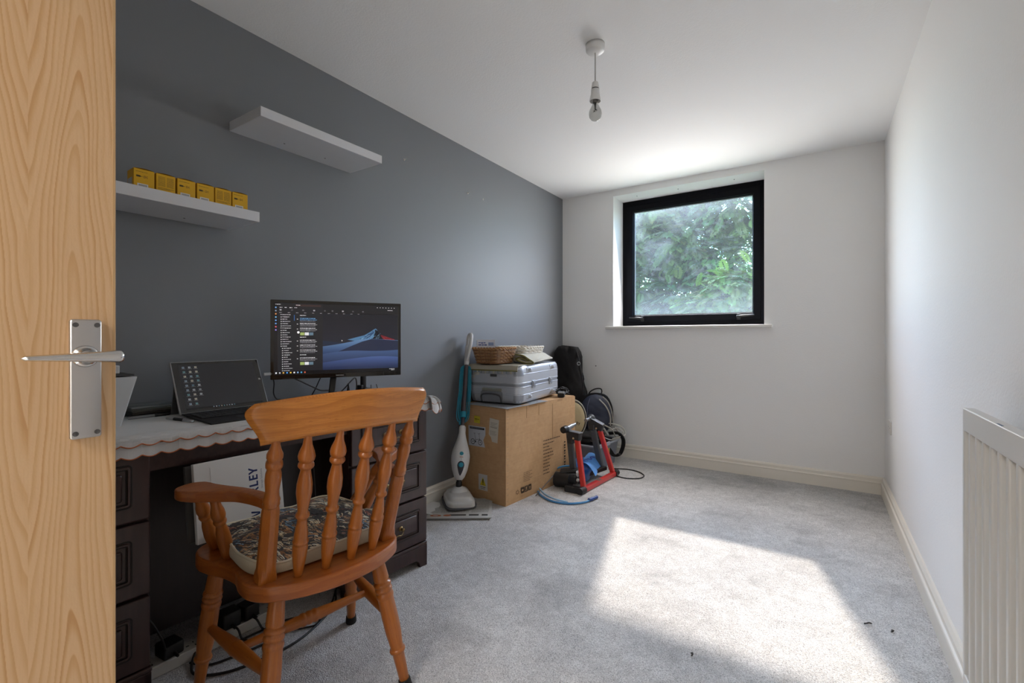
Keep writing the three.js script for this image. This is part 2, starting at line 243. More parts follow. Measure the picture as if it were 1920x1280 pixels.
// ---------------------------------------------------------------- open door, hinged on the wall behind the camera
{
  const d = new THREE.Group(); d.name = 'door_1'; d.position.set(1.132, 0, 3.742); d.userData = { kind: 'structure', label: 'light wood veneered door standing open with satin handle' }; scene.add(d);
  const leaf = box(0.04, 1.98, 0.76, -0.02, 1.0, 0.384), lu = boxUV(leaf), q = lu.attributes.uv; for (let i = 0; i < q.count; i++) q.setXY(i, q.getX(i) / 0.38, q.getY(i) / 2.0);
  part(d, 'door_leaf', lu, M.door);
  part(d, 'edge_lipping', rbox(0.0405, 1.98, 0.006, 0.002, -0.02, 1.0, 0.0025), M.lipping);
  const pl = part(d, 'handle_plate', extrude(rrect(0.037, 0.181, 0.0042), 0.0105, 0.0035, 3).rotateY(Math.PI / 2).translate(0, 0, 0), M.satin, [0, 1.0055, 0.038], 'satin chrome rectangular lever plate');
  for (const [y, z] of [[0.082, 0.0125], [0.082, -0.0125], [-0.082, 0.0125], [-0.082, -0.0125]]) part(pl, 'screw', [cyl(0.0036, 0.0036, 0.0016, 18).rotateZ(Math.PI / 2), box(0.0004, 0.0012, 0.005, 0.001, 0, 0), box(0.0004, 0.005, 0.0012, 0.001, 0, 0)], M.screw, [0.0108, y, z]);
  part(d, 'rose', lathe([[0, 0], [0.0165, 0], [0.0165, 0.006], [0.0145, 0.009], [0.0095, 0.011], [0.0085, 0.038], [0, 0.038]], 32).rotateZ(-Math.PI / 2), M.chrome, [0.009, 1.04, 0.04]);
  // lever: fat round end over the spindle, tapering back towards the hinges
  part(d, 'lever', grid(24, 28, (u, v) => { const a = u * 2 * Math.PI, t = v, k = t < 0.06 ? Math.sqrt(1 - Math.pow(1 - t / 0.06, 2)) : t > 0.97 ? Math.sqrt(Math.max(0, 1 - Math.pow((t - 0.97) / 0.03, 2))) : 1; return [0.055 + Math.cos(a) * mix(0.0095, 0.0055, t) * k - 0.012 * t * t, 1.04 + Math.sin(a) * mix(0.0105, 0.0034, Math.pow(t, 0.8)) * k + 0.0, 0.004 + 0.11 * t]; }, true), M.chrome);
}

// ---------------------------------------------------------------- ceiling pendant
{
  const l = thing('pendant_light', 'bare white ceiling pendant with clear unlit bulb on a short cord', 'pendant light', [1.221, H, 2.041]);
  part(l, 'ceiling_rose', lathe([[0, -0.038], [0.018, -0.0375], [0.036, -0.034], [0.0415, -0.028], [0.043, -0.012], [0.0435, 0], [0, 0]], 40), M.whitePlastic);
  part(l, 'cord', cyl(0.0032, 0.0032, 0.145, 10, 0, -0.105, 0), std('#bfbfbd', 0.6));
  const h = part(l, 'lamp_holder', lathe([[0, -0.168], [0.008, -0.169], [0.0125, -0.174], [0.0155, -0.198], [0.0155, -0.2]], 28), M.whitePlastic);
  h.scale.set(1.16, 1, 1.16);
  part(h, 'holder_gap', cyl(0.0135, 0.0135, 0.005, 24, 0, -0.202, 0), M.slot);
  part(h, 'holder_skirt', lathe([[0, -0.2045], [0.0165, -0.2045], [0.017, -0.225], [0.0215, -0.246], [0.0225, -0.257], [0.020, -0.259], [0.0185, -0.245], [0.014, -0.226], [0, -0.226]], 28), M.whitePlastic);
  part(l, 'bulb_cap', lathe([[0, -0.226], [0.0115, -0.227], [0.0115, -0.262], [0.0125, -0.266], [0, -0.266]], 20), std('#8f8d88', 0.4, { metalness: 0.8 }));
  const b = part(l, 'light_bulb', lathe([[0.0118, -0.264], [0.013, -0.272], [0.021, -0.288], [0.0275, -0.301], [0.0295, -0.315], [0.0265, -0.331], [0.017, -0.3425], [0.006, -0.3475], [0, -0.348]], 32), phy('#d9d9d7', 0.02, { transmission: 1, thickness: 0, ior: 1.4 }));
  part(b, 'bulb_stem', [lathe([[0, -0.266], [0.006, -0.267], [0.0035, -0.285], [0.002, -0.298], [0, -0.299]], 14), rod([0.002, -0.284, 0], [0.012, -0.304, 0.003], 0.0004, 0.0004, 6), rod([-0.002, -0.284, 0], [-0.012, -0.304, -0.003], 0.0004, 0.0004, 6), tube([[0.012, -0.304, 0.003], [0, -0.308, 0.006], [-0.012, -0.304, -0.003]], 0.0005, 12, 5), ball(0.003, 8, 0.006, -0.299, 0.004), ball(0.003, 8, -0.006, -0.299, -0.004)], std('#6d6f70', 0.3, { metalness: 0.5 }));
}

// ---------------------------------------------------------------- floating shelves and what stands on them
{
  const mk = (label, y, z0) => { const s = thing('floating_shelf', label, 'shelf', [0, y, z0], 0, 'floating shelves on the grey wall'); part(s, 'shelf_board', rbox(0.248, 0.039, 0.604, 0.0015, 0.124, 0.0195, 0.302), M.shelf); return s; };
  const a = mk('empty white floating shelf, the higher one on the grey wall', 1.936, 2.438), b = mk('white floating shelf carrying the row of yellow boxes', 1.5175, 3.046);
  for (const [s, zs] of [[a, [0.2, 0.405]], [b, [0.19, 0.4]]]) for (const z of zs) part(s, 'fixing_hole', cyl(0.0035, 0.0035, 0.001, 12, 0.072, -0.0004, z), std('#5c5e60', 0.7));
  const yel = std('#d9a400', 0.5), ink = '#3b2f08';
  const faces = [0, 1].map((k) => std('#ffffff', 0.5, { map: canvasTex(256, 288, (g, w, h) => {
    g.fillStyle = '#dba800'; g.fillRect(0, 0, w, h); g.fillStyle = ink;
    if (k) { for (let i = 0; i < 10; i++) { squiggle(g, 20, 40 + i * 15, 100, 7, 100 + i); squiggle(g, 140, 40 + i * 15, 96, 7, 200 + i); } squiggle(g, 20, 205, 216, 8, 3); squiggle(g, 20, 222, 180, 8, 4); }
    else { squiggle(g, 22, 36, 150, 8, 5); g.fillRect(26, 92, 46, 26); g.beginPath(); g.moveTo(72, 92); g.lineTo(94, 105); g.lineTo(72, 118); g.fill(); g.fillRect(92, 102, 18, 5); g.lineWidth = 5; g.strokeStyle = ink; g.strokeRect(124, 92, 18, 26); g.beginPath(); g.arc(166, 105, 11, 0.7, 5.5); g.stroke(); g.fillStyle = '#e9e8e4'; g.fillRect(40, 210, 140, 60); g.fillStyle = '#444'; for (let i = 0; i < 26; i++) g.fillRect(56 + i * 4.4, 220, 1 + (i * 7 % 3), 34); }
  }) }));
  const names = ['yellow cardboard box nearest the door on the lower shelf, first of six', 'yellow box with columns of small print, second from the door on the shelf', 'yellow box with white barcode sticker, third from the door on the shelf', 'yellow box with white barcode sticker, fourth from the door on the shelf', 'yellow box with columns of small print, fifth from the door on the shelf', 'yellow cardboard box at the end of the row nearest the window'];
  const rz = seeded(5);
  names.forEach((n, i) => {
    const c = thing('carton', n, 'box', [0.178, 1.5568, 3.404 - i * 0.0612 + (i ? 0.0015 * rz() : 0)], R(i === 0 ? -1.5 : (rz() - 0.5) * 3), 'yellow boxes in a row on the shelf');
    part(c, 'carton_body', rbox(0.06, 0.066, 0.0565, 0.001, 0, 0.033, 0), yel);
    part(c, 'printed_panel', card(0.054, 0.0645).rotateY(Math.PI / 2), faces[i === 1 || i === 4 ? 1 : 0], [0.0302, 0.033, 0]);
    part(c, 'top_flap', grid(10, 2, (u, v) => [(v - 0.5) * 0.058, 0.0662 + 0.0035 * Math.sin(u * Math.PI), (u - 0.5) * 0.056]), yel);
    if (i === 0) part(c, 'side_label', card(0.04, 0.036), std('#b9bbbd', 0.6), [-0.004, 0.02, 0.0284]);
  });
}

// ---------------------------------------------------------------- pedestal desk
const deskAt = [0.534, 0, 2.416], deskTurn = R(-4.2);
const dk = (x, y, z) => { const p = V(x, y, z).applyAxisAngle(V(0, 1, 0), deskTurn); return [p.x + deskAt[0], p.y, p.z + deskAt[2]]; };
const TOP = 0.782;
{
  const d = thing('pedestal_desk', 'dark mahogany pedestal desk with panelled drawers against the grey wall', 'desk', deskAt, deskTurn);
  const D = 0.41, LW = 0.405, KW = 0.65, L = LW * 2 + KW;
  part(d, 'desk_top', rbox(D + 0.012, 0.026, L + 0.02, 0.008, -D / 2 + 0.002, TOP - 0.013, L / 2, 3), M.mahogany);
  part(d, 'apron', [box(0.02, 0.08, KW, -0.03, TOP - 0.066, LW + KW / 2), box(D - 0.06, 0.012, KW, -D / 2, TOP - 0.034, LW + KW / 2)], M.mahogany);
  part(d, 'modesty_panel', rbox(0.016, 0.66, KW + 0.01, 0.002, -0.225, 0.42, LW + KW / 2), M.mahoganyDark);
  const rows = [[0.545, 0.751], [0.329, 0.537], [0.118, 0.321]];
  for (const z0 of [0, LW + KW]) {
    const ped = part(d, 'pedestal', box(D - 0.02, 0.64, LW - 0.004, -D / 2 - 0.008, 0.435, z0 + LW / 2), M.mahogany);
    // plinth with moulded top edge and an arched cut-out between its feet
    const pz = (h0) => { const s = new THREE.Shape(); s.moveTo(0, 0); s.lineTo(0.04, 0); s.absarc(0.08, 0, 0.04, Math.PI, Math.PI * 0.6, true); s.absarc(LW - 0.08, 0, 0.04, Math.PI * 0.4, 0, true); s.lineTo(LW, 0); s.lineTo(LW, h0); s.lineTo(0, h0); return s; };
    part(d, 'plinth', [extrude(pz(0.098), 0.02, 0.002).rotateY(-Math.PI / 2).translate(0, 0, z0), extrude(polyShape([[0, 0], [0.07, 0], [0.07, 0.03], [D - 0.07, 0.03], [D - 0.07, 0], [D, 0], [D, 0.098], [0, 0.098]]), 0.016).rotateY(Math.PI).translate(0, 0, z0 + 0.016), extrude(polyShape([[0, 0], [0.07, 0], [0.07, 0.03], [D - 0.07, 0.03], [D - 0.07, 0], [D, 0], [D, 0.098], [0, 0.098]]), 0.016).rotateY(Math.PI).translate(0, 0, z0 + LW), box(D - 0.01, 0.012, LW - 0.01, -D / 2, 0.105, z0 + LW / 2)], M.mahogany);
    part(d, 'plinth_moulding', rbox(0.02, 0.016, LW + 0.006, 0.006, -0.009, 0.105, z0 + LW / 2, 3), M.mahogany);
    for (const [y0, y1] of rows) {
      const h = y1 - y0, w = LW - 0.006, dr = part(d, 'drawer', rbox(0.022, h, w, 0.005, -0.008, (y0 + y1) / 2, z0 + LW / 2, 3), M.mahogany);
      dr.geometry = boxUV(dr.geometry, 1.2);
      const pw = w - 0.094, ph = h - 0.094, frame = (a, b, r, t, dep) => { const s = rrect(a, b, r), q = new THREE.Path(); q.setFromPoints(rrect(a - 2 * t, b - 2 * t, Math.max(0.0022, r - t)).getPoints(10).reverse()); s.holes.push(q); return extrude(s, dep, 0.0012, 2).rotateY(Math.PI / 2); };
      const c = [0.003, (y0 + y1) / 2, z0 + LW / 2];
      part(dr, 'panel_groove', frame(pw + 0.012, ph + 0.012, 0.012, 0.0045, 0.002).translate(-0.0008, 0, 0), M.groove, c);
      part(dr, 'panel_bead', frame(pw, ph, 0.010, 0.006, 0.005), M.mahogany, c);
      part(dr, 'panel_groove', frame(pw - 0.014, ph - 0.014, 0.003, 0.003, 0.002), M.groove, c);
      part(dr, 'raised_panel', extrude(rrect(pw - 0.036, ph - 0.036, 0.006), 0.008, 0.0055, 3).rotateY(Math.PI / 2), M.mahogany, c);
      part(dr, 'drawer_handle', [...[-1, 1].map((s) => lathe([[0, 0], [0.011, 0], [0.0115, 0.002], [0.008, 0.0045], [0.0055, 0.006], [0.005, 0.013], [0.0075, 0.016], [0.0065, 0.02], [0, 0.0215]], 20).rotateZ(-Math.PI / 2).translate(0, 0, s * 0.042)), tube([[0.015, 0, -0.042], [0.018, -0.012, -0.04], [0.02, -0.019, -0.028], [0.02, -0.016, -0.014], [0.02, -0.018, 0], [0.02, -0.016, 0.014], [0.02, -0.019, 0.028], [0.018, -0.012, 0.04], [0.015, 0, 0.042]], 0.0022, 40, 7)], M.brass, [0.0105, (y0 + y1) / 2 + 0.002, z0 + LW / 2]);
    }
  }
}

// ---------------------------------------------------------------- tablecloth with an overlay, both edged with scallops
{
  const t = thing('tablecloth', 'white tablecloth with orange scalloped edge spread over the desk', 'tablecloth', deskAt, deskTurn);
  const L = 1.46, D = 0.405, y0 = TOP + 0.0045;
  const sc = (s, p, a) => a * Math.abs(Math.sin(Math.PI * s / p)), wav = (s) => 0.004 * Math.sin(s * 23 + 1) + 0.003 * Math.sin(s * 41);
  // arc length profile: back edge -> front edge -> hanging hem
  const front = (drop, lift) => (u, v) => {
    const z = mix(-0.004, L + 0.006, u), len = D + drop + sc(z, 0.047, 0.008), s = v * len, x0 = -D + 0.0, r = 0.014;
    if (s < D + 0.004 - r) return [x0 + s, y0 + lift + 0.0015 * fbm(z * 9, s * 9, 0, 0, 2, 91), z];
    const a = (s - (D + 0.004 - r)) / r;
    if (a < 1.57) return [x0 + D + 0.004 - r + r * Math.sin(a) + 0.004, y0 + lift - r + r * Math.cos(a), z];
    const h = s - (D + 0.004 - r) - 1.57 * r; return [x0 + D + 0.008 + lift + wav(z) * (0.3 + h * 12) + h * 0.12, y0 + lift - r - h, z];
  };
  const rows = (f) => (u, v) => f(u, v < 0.3 ? v * 3 : 0.9 + (v - 0.3) / 0.7 * 0.1);
  const lower = front(0.05, 0), upper = front(0.021, 0.003);
  const edge = (f, n, a, b) => { const pts = []; for (let i = 0; i <= n; i++) pts.push(f(mix(a, b, i / n), 1)); return tube(pts, 0.0017, n * 2, 5); };
  part(t, 'lower_cloth', sheet(330, 26, rows(lower), 0.0012), M.cloth);
  part(t, 'upper_cloth', sheet(330, 26, rows(upper), 0.0012), M.cloth);
  // the end that hangs past the right pedestal
  const end = (out, drop, lift, p, ph) => (u, v) => {
    const x = mix(-D + 0.01, 0.022, u), fl = Math.pow(u, 3), len = out * (0.5 + 0.5 * fl) + drop + sc(x + ph, p, 0.012), s = v * len, o = out * (0.5 + 0.5 * fl);
    const a = clamp(s / (o * 1.25), 0, 1) * 1.5, rad = o * 0.8, h = Math.max(0, s - o * 1.25);
    return [x + 0.02 * fl * Math.sin(Math.min(a, 1.2)), y0 + lift + 0.002 - rad * (1 - Math.cos(a)) - h, 0.0 - rad * Math.sin(a) * 1.1 - 0.006 * Math.sin(x * 46) * v - h * 0.05];
  };
  const e1 = end(0.05, 0.035, 0.0, 0.05, 0.01), e2 = end(0.055, 0.005, 0.004, 0.05, 0.03);
  part(t, 'end_flap', sheet(90, 24, e1, 0.0012), M.cloth); part(t, 'end_flap', sheet(90, 24, e2, 0.0012), M.cloth);
  const cone = (out, drop, lift) => (u, v) => { const a = u * 1.75 - 0.12, k = 1 + 0.16 * Math.abs(Math.sin(u * Math.PI * 3)), s = v * k, r = out * (1 - Math.pow(1 - Math.min(1, s * 0.92), 1.7)) * (0.95 + 0.05 * Math.sin(u * 9)); return [0.004 + Math.cos(a) * r * 0.55, y0 + lift + 0.002 - drop * Math.pow(s, 1.7), -0.004 - Math.sin(a) * r]; };
  const k1 = cone(0.078, 0.06, 0), k2 = cone(0.066, 0.03, 0.004);
  part(t, 'corner_drape', sheet(50, 16, k1, 0.0014), M.cloth); part(t, 'corner_drape', sheet(50, 16, k2, 0.0014), M.cloth);
  part(t, 'corner_trim', [edge(k1, 90, 0, 1), edge(k2, 90, 0, 1)], M.orange, null, 'orange stitched scalloped edging');
  part(t, 'scalloped_trim', [edge(lower, 400, 0, 1), edge(upper, 400, 0, 1), edge(e1, 120, 0, 1), edge(e2, 120, 0, 1)], M.orange, null, 'orange stitched scalloped edging');
}

// ---------------------------------------------------------------- farmhouse carver chair
const chairAt = [0.775, 0, 3.173], chairTurn = R(-100), SEAT = 0.445;
{
  const c = thing('farmhouse_chair', 'varnished pine farmhouse armchair with turned spindles drawn up to the desk', 'chair', chairAt, chairTurn);
  // local: x across, +z towards the desk
  const half = [[0, 0.232], [0.12, 0.238], [0.2, 0.228], [0.247, 0.195], [0.262, 0.14], [0.25, 0.085], [0.226, 0.03], [0.213, -0.03], [0.219, -0.085], [0.215, -0.135], [0.19, -0.178], [0.13, -0.215], [0.065, -0.235]];
  const outline = [...half, [0, -0.241], ...half.slice(1).reverse().map(([x, z]) => [-x, z])];
  part(c, 'seat', boxUV(flat(smoothShape(outline.map(([x, z]) => [x, -z])), 0.042, 0.008, 4)), M.pineSeat, [0, SEAT - 0.042, 0]);
  const crestBow = (x) => -0.292 + 0.75 * x * x;
  // crest rail: a bowed, tapering board
  {
    const N = 60, K = 16, side = (f) => grid(N, K, (u, v) => {
      const s = u * 2 - 1, e = Math.abs(s), hw = mix(0.219, 0.254, sstep(0, 0.85, v)) - 0.02 * Math.pow(clamp((v - 0.7) / 0.3), 2.2) * 1.0, x = s * hw;
      const yb = 0.826 - 0.012 * s * s, yt = 0.932 - 0.017 * s * s, y = mix(yb, yt, v);
      const ed = Math.pow(Math.max(e, Math.abs(2 * v - 1)), 14), th = 0.012 * Math.sqrt(Math.max(0, 1 - ed * 0.98));
      return [x, y, crestBow(x) - 0.16 * (y - 0.87) + (f ? th : -th)];
    });
    const a = side(true), b = side(false), i = b.index.array; for (let k = 0; k < i.length; k += 3) { const q = i[k + 1]; i[k + 1] = i[k + 2]; i[k + 2] = q; } b.computeVertexNormals();
    part(c, 'crest_rail', boxUV(mergeGeometries([a, b])), M.pineX);
  }
  const ringed = (list) => list.map(([t, r]) => [r, t]);
  const turned = (prof, A, B, n = 22) => { const l = dist(A, B); return between(lathe([[0, 0], ...ringed(prof).map(([r, t]) => [r, t * l]), [0, l]], n), A, B, V(1, 0, 0.2)); };
  const spindle = [[0, .0110], [0.05, .0122], [0.14, .0168], [0.22, .0192], [0.24, .0180], [0.247, .0155], [0.256, .0195], [0.27, .0195], [0.279, .0160], [0.31, .0172], [0.36, .0142], [0.41, .0118], [0.426, .0125], [0.436, .0165], [0.447, .0175], [0.458, .0165], [0.468, .0122], [0.52, .0145], [0.6, .0192], [0.66, .0188], [0.72, .0145], [0.76, .0118], [0.77, .0165], [0.782, .0195], [0.796, .0190], [0.806, .0145], [0.813, .0140], [0.822, .0190], [0.845, .0208], [0.875, .0182], [0.92, .0115], [0.97, .0092], [1, .0092]];
  for (const u of [-0.106, -0.036, 0.036, 0.106]) part(c, 'spindle', turned(spindle, [u, SEAT - 0.005, -0.19 + 0.9 * u * u], [u * 1.12, 0.835, crestBow(u * 1.12) + 0.006]), M.pineV);
  // back posts: chamfered square below, turned above
  for (const s of [-1, 1]) {
    const A = [s * 0.173, SEAT - 0.005, -0.14], B = [s * 0.188, 0.825, crestBow(0.188) + 0.006], at = (t) => A.map((v, k) => mix(v, B[k], t)), l = dist(A, B);
    const low = grid(32, 24, (u, v) => { const a = (u + 1 / 64) * 2 * Math.PI, ch = mix(0.9, 0.42, sstep(0.05, 0.28, v)) * mix(1, 1, v), w = mix(0.0225, 0.0195, v) * (v > 0.93 ? mix(1, 0.86, (v - 0.93) / 0.07) : 1), cx = Math.cos(a), cz = Math.sin(a), sq = 1 / Math.max(Math.abs(cx), Math.abs(cz)), oct = 1 / Math.max(Math.abs(cx), Math.abs(cz), (Math.abs(cx) + Math.abs(cz)) * 0.74 + ch * 0); const k = mix(oct, sq, clamp((ch - 0.42) / 0.48)); return [cx * k * w, v * l * 0.56, cz * k * w]; }, false);
    part(c, 'back_post', [toCreasedNormals(between(low, A, B, V(1, 0, 0)), 0.35), turned([[0, .0175], [0.03, .020], [0.07, .0185], [0.1, .0205], [0.14, .0175], [0.24, .0155], [0.4, .0185], [0.5, .0180], [0.58, .0145], [0.6, .019], [0.64, .0195], [0.68, .0185], [0.7, .015], [0.74, .0185], [0.79, .0185], [0.86, .0135], [0.93, .010], [1, .0095]], at(0.555), B)], M.pineV);
  }
  // arms: shaped boards that run from the posts out to a rounded hand rest
  for (const s of [-1, 1]) {
    const path = [[0.176, -0.192, 0.0165], [0.183, -0.158, 0.017], [0.194, -0.115, 0.0175], [0.212, -0.07, 0.0195], [0.242, -0.028, 0.0275], [0.27, 0.01, 0.0375], [0.286, 0.044, 0.042], [0.292, 0.07, 0.036]], Lp = [], Rp = [];
    path.forEach(([x, z, w], i) => { const a = path[Math.max(0, i - 1)], b = path[Math.min(path.length - 1, i + 1)], dx = b[0] - a[0], dz = b[1] - a[1], n = Math.hypot(dx, dz); Lp.push([x - dz / n * w, z + dx / n * w]); Rp.push([x + dz / n * w, z - dx / n * w]); });
    const pts = [...Lp, [0.288, 0.088], ...Rp.reverse()].map(([x, z]) => [s * x, -z]);
    const arm = part(c, 'arm', boxUV(flat(smoothShape(s > 0 ? pts : pts.reverse()), 0.029, 0.006, 3)), M.pineSeat, [0, 0.642, 0]);
    arm.geometry.computeBoundingBox();
    const sp = [[0, .0125], [0.12, .0165], [0.3, .0185], [0.46, .0165], [0.56, .0125], [0.6, .0115], [0.615, .015], [0.64, .0165], [0.665, .015], [0.68, .0125], [0.7, .016], [0.74, .0175], [0.8, .0165], [0.88, .0125], [1, .011]];
    part(c, 'arm_spindle', turned(sp, [s * 0.207, SEAT - 0.005, 0.165], [s * 0.281, 0.648, 0.03]), M.pineV);
    part(c, 'arm_spindle', turned(sp, [s * 0.199, SEAT - 0.005, 0.068], [s * 0.258, 0.648, -0.025]), M.pineV);
  }
  // legs with rings and rubber feet, stretchers in an H
  const leg = [[0, .0185], [0.05, .0195], [0.2, .0228], [0.212, .0205], [0.218, .0200], [0.226, .0250], [0.24, .0262], [0.252, .0245], [0.258, .0212], [0.266, .0250], [0.28, .0262], [0.294, .0245], [0.3, .0212], [0.308, .0250], [0.325, .0262], [0.342, .0248], [0.352, .0235], [0.5, .0245], [0.62, .023], [0.735, .0185], [0.742, .0225], [0.755, .0240], [0.768, .0225], [0.778, .018], [0.86, .0165], [1, .0145]];
  const legs = [];
  for (const [sx, sz] of [[-1, 1], [1, 1], [-1, -1], [1, -1]]) {
    const A = [sx * (sz > 0 ? 0.208 : 0.142), SEAT - 0.04, sz > 0 ? 0.145 : -0.14], B = [sx * (sz > 0 ? 0.242 : 0.2), 0.022, sz > 0 ? 0.208 : -0.21]; legs.push([A, B]);
    const lg = part(c, 'leg', turned(leg, A, B), M.pineV);
    part(lg, 'rubber_foot', turned([[0, .0165], [0.05, .018], [0.85, .0195], [1, .0175]], B.map((v, k) => v + (A[k] - v) * 0.015), [B[0], 0.0015, B[2]].map((v, k) => k === 1 ? v : v + (B[k] - A[k]) * 0.05)), M.blackRubber);
  }
  const on = (i, t) => legs[i][0].map((v, k) => mix(v, legs[i][1][k], t));
  const str = [[0, .0095], [0.06, .0115], [0.3, .0165], [0.47, .0195], [0.485, .0205], [0.5, .0195], [0.7, .0165], [0.94, .0115], [1, .0095]];
  const mids = [];
  for (const [f, b] of [[0, 2], [1, 3]]) { const A = on(f, 0.5), B = on(b, 0.5); part(c, 'side_stretcher', turned(str, A, B), M.pineV); mids.push(A.map((v, k) => (v + B[k]) / 2)); }
  part(c, 'cross_stretcher', turned([[0, .009], [0.05, .0105], [0.3, .0145], [0.42, .0175], [0.44, .0165], [0.45, .0195], [0.47, .0195], [0.485, .0165], [0.495, .0195], [0.515, .0195], [0.53, .0165], [0.54, .0195], [0.56, .0195], [0.575, .0165], [0.6, .0175], [0.7, .0145], [0.95, .0105], [1, .009]], mids[0], mids[1]), M.pineV);
}
// cushion on the seat
{
  const c = thing('seat_cushion', 'tapestry topped seat cushion with cream piped sides on the chair', 'cushion', [chairAt[0], SEAT, chairAt[2]], chairTurn);
  const rc = seeded(77);
  const tap = canvasTex(1024, 1024, (g, w, h) => {
    g.fillStyle = '#34363a'; g.fillRect(0, 0, w, h);
    const fam = [['#4a6d8c', '#6a92b6', '#2b4459', '#a8c6da'], ['#8a5f42', '#ab7e56', '#5e4230', '#c9a277'], ['#bba586', '#dccbab', '#9c886a', '#f0e6d0'], ['#1f2226', '#2c3036', '#3a3f45', '#16181b'], ['#7c3d33', '#93584a', '#5b2c26', '#c08a76']];
    for (let i = 0; i < 2600; i++) {
      const x = rc() * w, y = rc() * h, k = fbm(x / 90, y / 160, 0, 0, 3, 401), f = fam[Math.min(4, Math.max(0, Math.floor((k - 0.22) * 8.5)))] ?? fam[3];
      g.strokeStyle = f[rc() * 4 | 0]; g.lineWidth = 3 + rc() * 6; g.lineCap = 'round'; const a = 0.5 + 3.2 * fbm(x / 140, y / 140, 0, 0, 2, 402), l = 14 + rc() * 40;
      g.beginPath(); if (rc() < 0.3) g.ellipse(x, y, 6 + rc() * 14, 4 + rc() * 7, a, 0, 5.2); else { g.moveTo(x, y); g.quadraticCurveTo(x + Math.cos(a) * l * 0.5 - Math.sin(a) * 9, y + Math.sin(a) * l * 0.5 + Math.cos(a) * 9, x + Math.cos(a) * l, y + Math.sin(a) * l); } g.stroke();
    }
    g.globalCompositeOperation = 'lighter'; g.fillStyle = 'rgb(38,34,30)'; g.fillRect(0, 0, w, h);
  });
  const hx = 0.205, hz = 0.185, se = (a, p = 5) => { const c0 = Math.cos(a), s0 = Math.sin(a), k = Math.pow(Math.pow(Math.abs(c0), p) + Math.pow(Math.abs(s0), p), -1 / p); return [c0 * k, s0 * k]; };
  const wobble = (a) => 0.004 * Math.sin(3 * a + 1) + 0.003 * Math.sin(5 * a) + 0.004 * Math.sin(9 * a + 2), zc = 0.035;
  const top = grid(96, 24, (u, v) => { const a = u * 2 * Math.PI, [x, z] = se(a), r = v, b = 1 - r * r * r; return [x * hx * r, 0.042 + wobble(a) * r + 0.026 * b + 0.004 * fbm(x * r * 6 + 9, z * r * 6 + 9, 0, 0, 3, 95) * (1 - r), zc - z * hz * r]; }, true), uv = top.attributes.uv, p = top.attributes.position;
  for (let i = 0; i < p.count; i++) uv.setXY(i, p.getX(i) / 0.44 + 0.5, p.getZ(i) / 0.44 + 0.5);
  part(c, 'tapestry_top', top, std('#ffffff', 0.95, { map: tap, bumpMap: rep(T.weave, 14, 14), bumpScale: 0.001 }));
  part(c, 'cushion_body', grid(96, 14, (u, v) => { const a = u * 2 * Math.PI, [x, z] = se(a), bul = Math.sin(Math.min(1, v * 1.02) * Math.PI * 0.9 + 0.15), k = v < 0.15 ? mix(0.8, 0.95, v / 0.15) : mix(0.95, 1.0, v) + 0.035 * bul; return [x * hx * k, 0.0015 + mix(0, 0.0415 + wobble(a), sstep(0.02, 1, v)), zc - z * hz * k]; }, true), M.cream, null, 'cream cotton sides');
  const pip = []; for (let i = 0; i < 96; i++) { const a = i / 96 * 2 * Math.PI, [x, z] = se(a); pip.push([x * hx * 1.005, 0.043 + wobble(a), zc - z * hz * 1.005]); }
  part(c, 'piping', tube(pip, 0.0035, 220, 7, true), M.cream, null, 'cream piping');
}
// boards resting on the front of the seat, leaning on the desk
{
  const A = V(0.523, SEAT + 0.003, 3.378);
  const lean = R(9);
  const mk = (name, label, cat, off, w, h, t, mats) => { const o = thing(name, label, cat, [A.x - off, A.y, A.z], R(87)); return o; };
  const wb = mk('white_board_box', 'flat white box with blue lettering standing on the seat under the desk', 'box', 0, 0, 0, 0);
  const g = (w, h, t) => rbox(w, h, t, 0.0015, w / 2, h / 2, 0).rotateX(-lean);
  part(wb, 'box_body', g(0.262, 0.236, 0.018), M.paper);
  part(wb, 'print', new THREE.BoxGeometry(0.2, 0.2, 0.0006).translate(0.145, 0.118, 0.0095).rotateX(-lean), std('#ffffff', 0.8, { map: canvasTex(512, 512, (c, w, h) => {
    c.fillStyle = '#dcdcda'; c.fillRect(0, 0, w, h); c.translate(286, 446); c.rotate(-Math.PI / 2); c.fillStyle = '#1f2f63'; c.font = 'bold 98px sans-serif'; c.fillText('RLEY', 150, 66); c.fillText('W', -70, 66); c.fillStyle = '#7f848c'; c.font = '21px sans-serif'; c.fillText('Storage Solutions', 190, 104);
  }) }));
  const gf = mk('grey_folder', 'dark grey folder tucked behind the white box under the desk', 'folder', 0.022, 0, 0, 0);
  part(gf, 'folder_cover', [rbox(0.26, 0.228, 0.004, 0.0015, 0.118, 0.114, 0).rotateX(-lean), rbox(0.26, 0.228, 0.004, 0.0015, 0.118, 0.114, -0.009).rotateX(-lean)], std('#4a4a4a', 0.7));
  part(gf, 'folder_pages', rbox(0.25, 0.22, 0.006, 0.001, 0.118, 0.113, -0.0045).rotateX(-lean), M.paper);
}

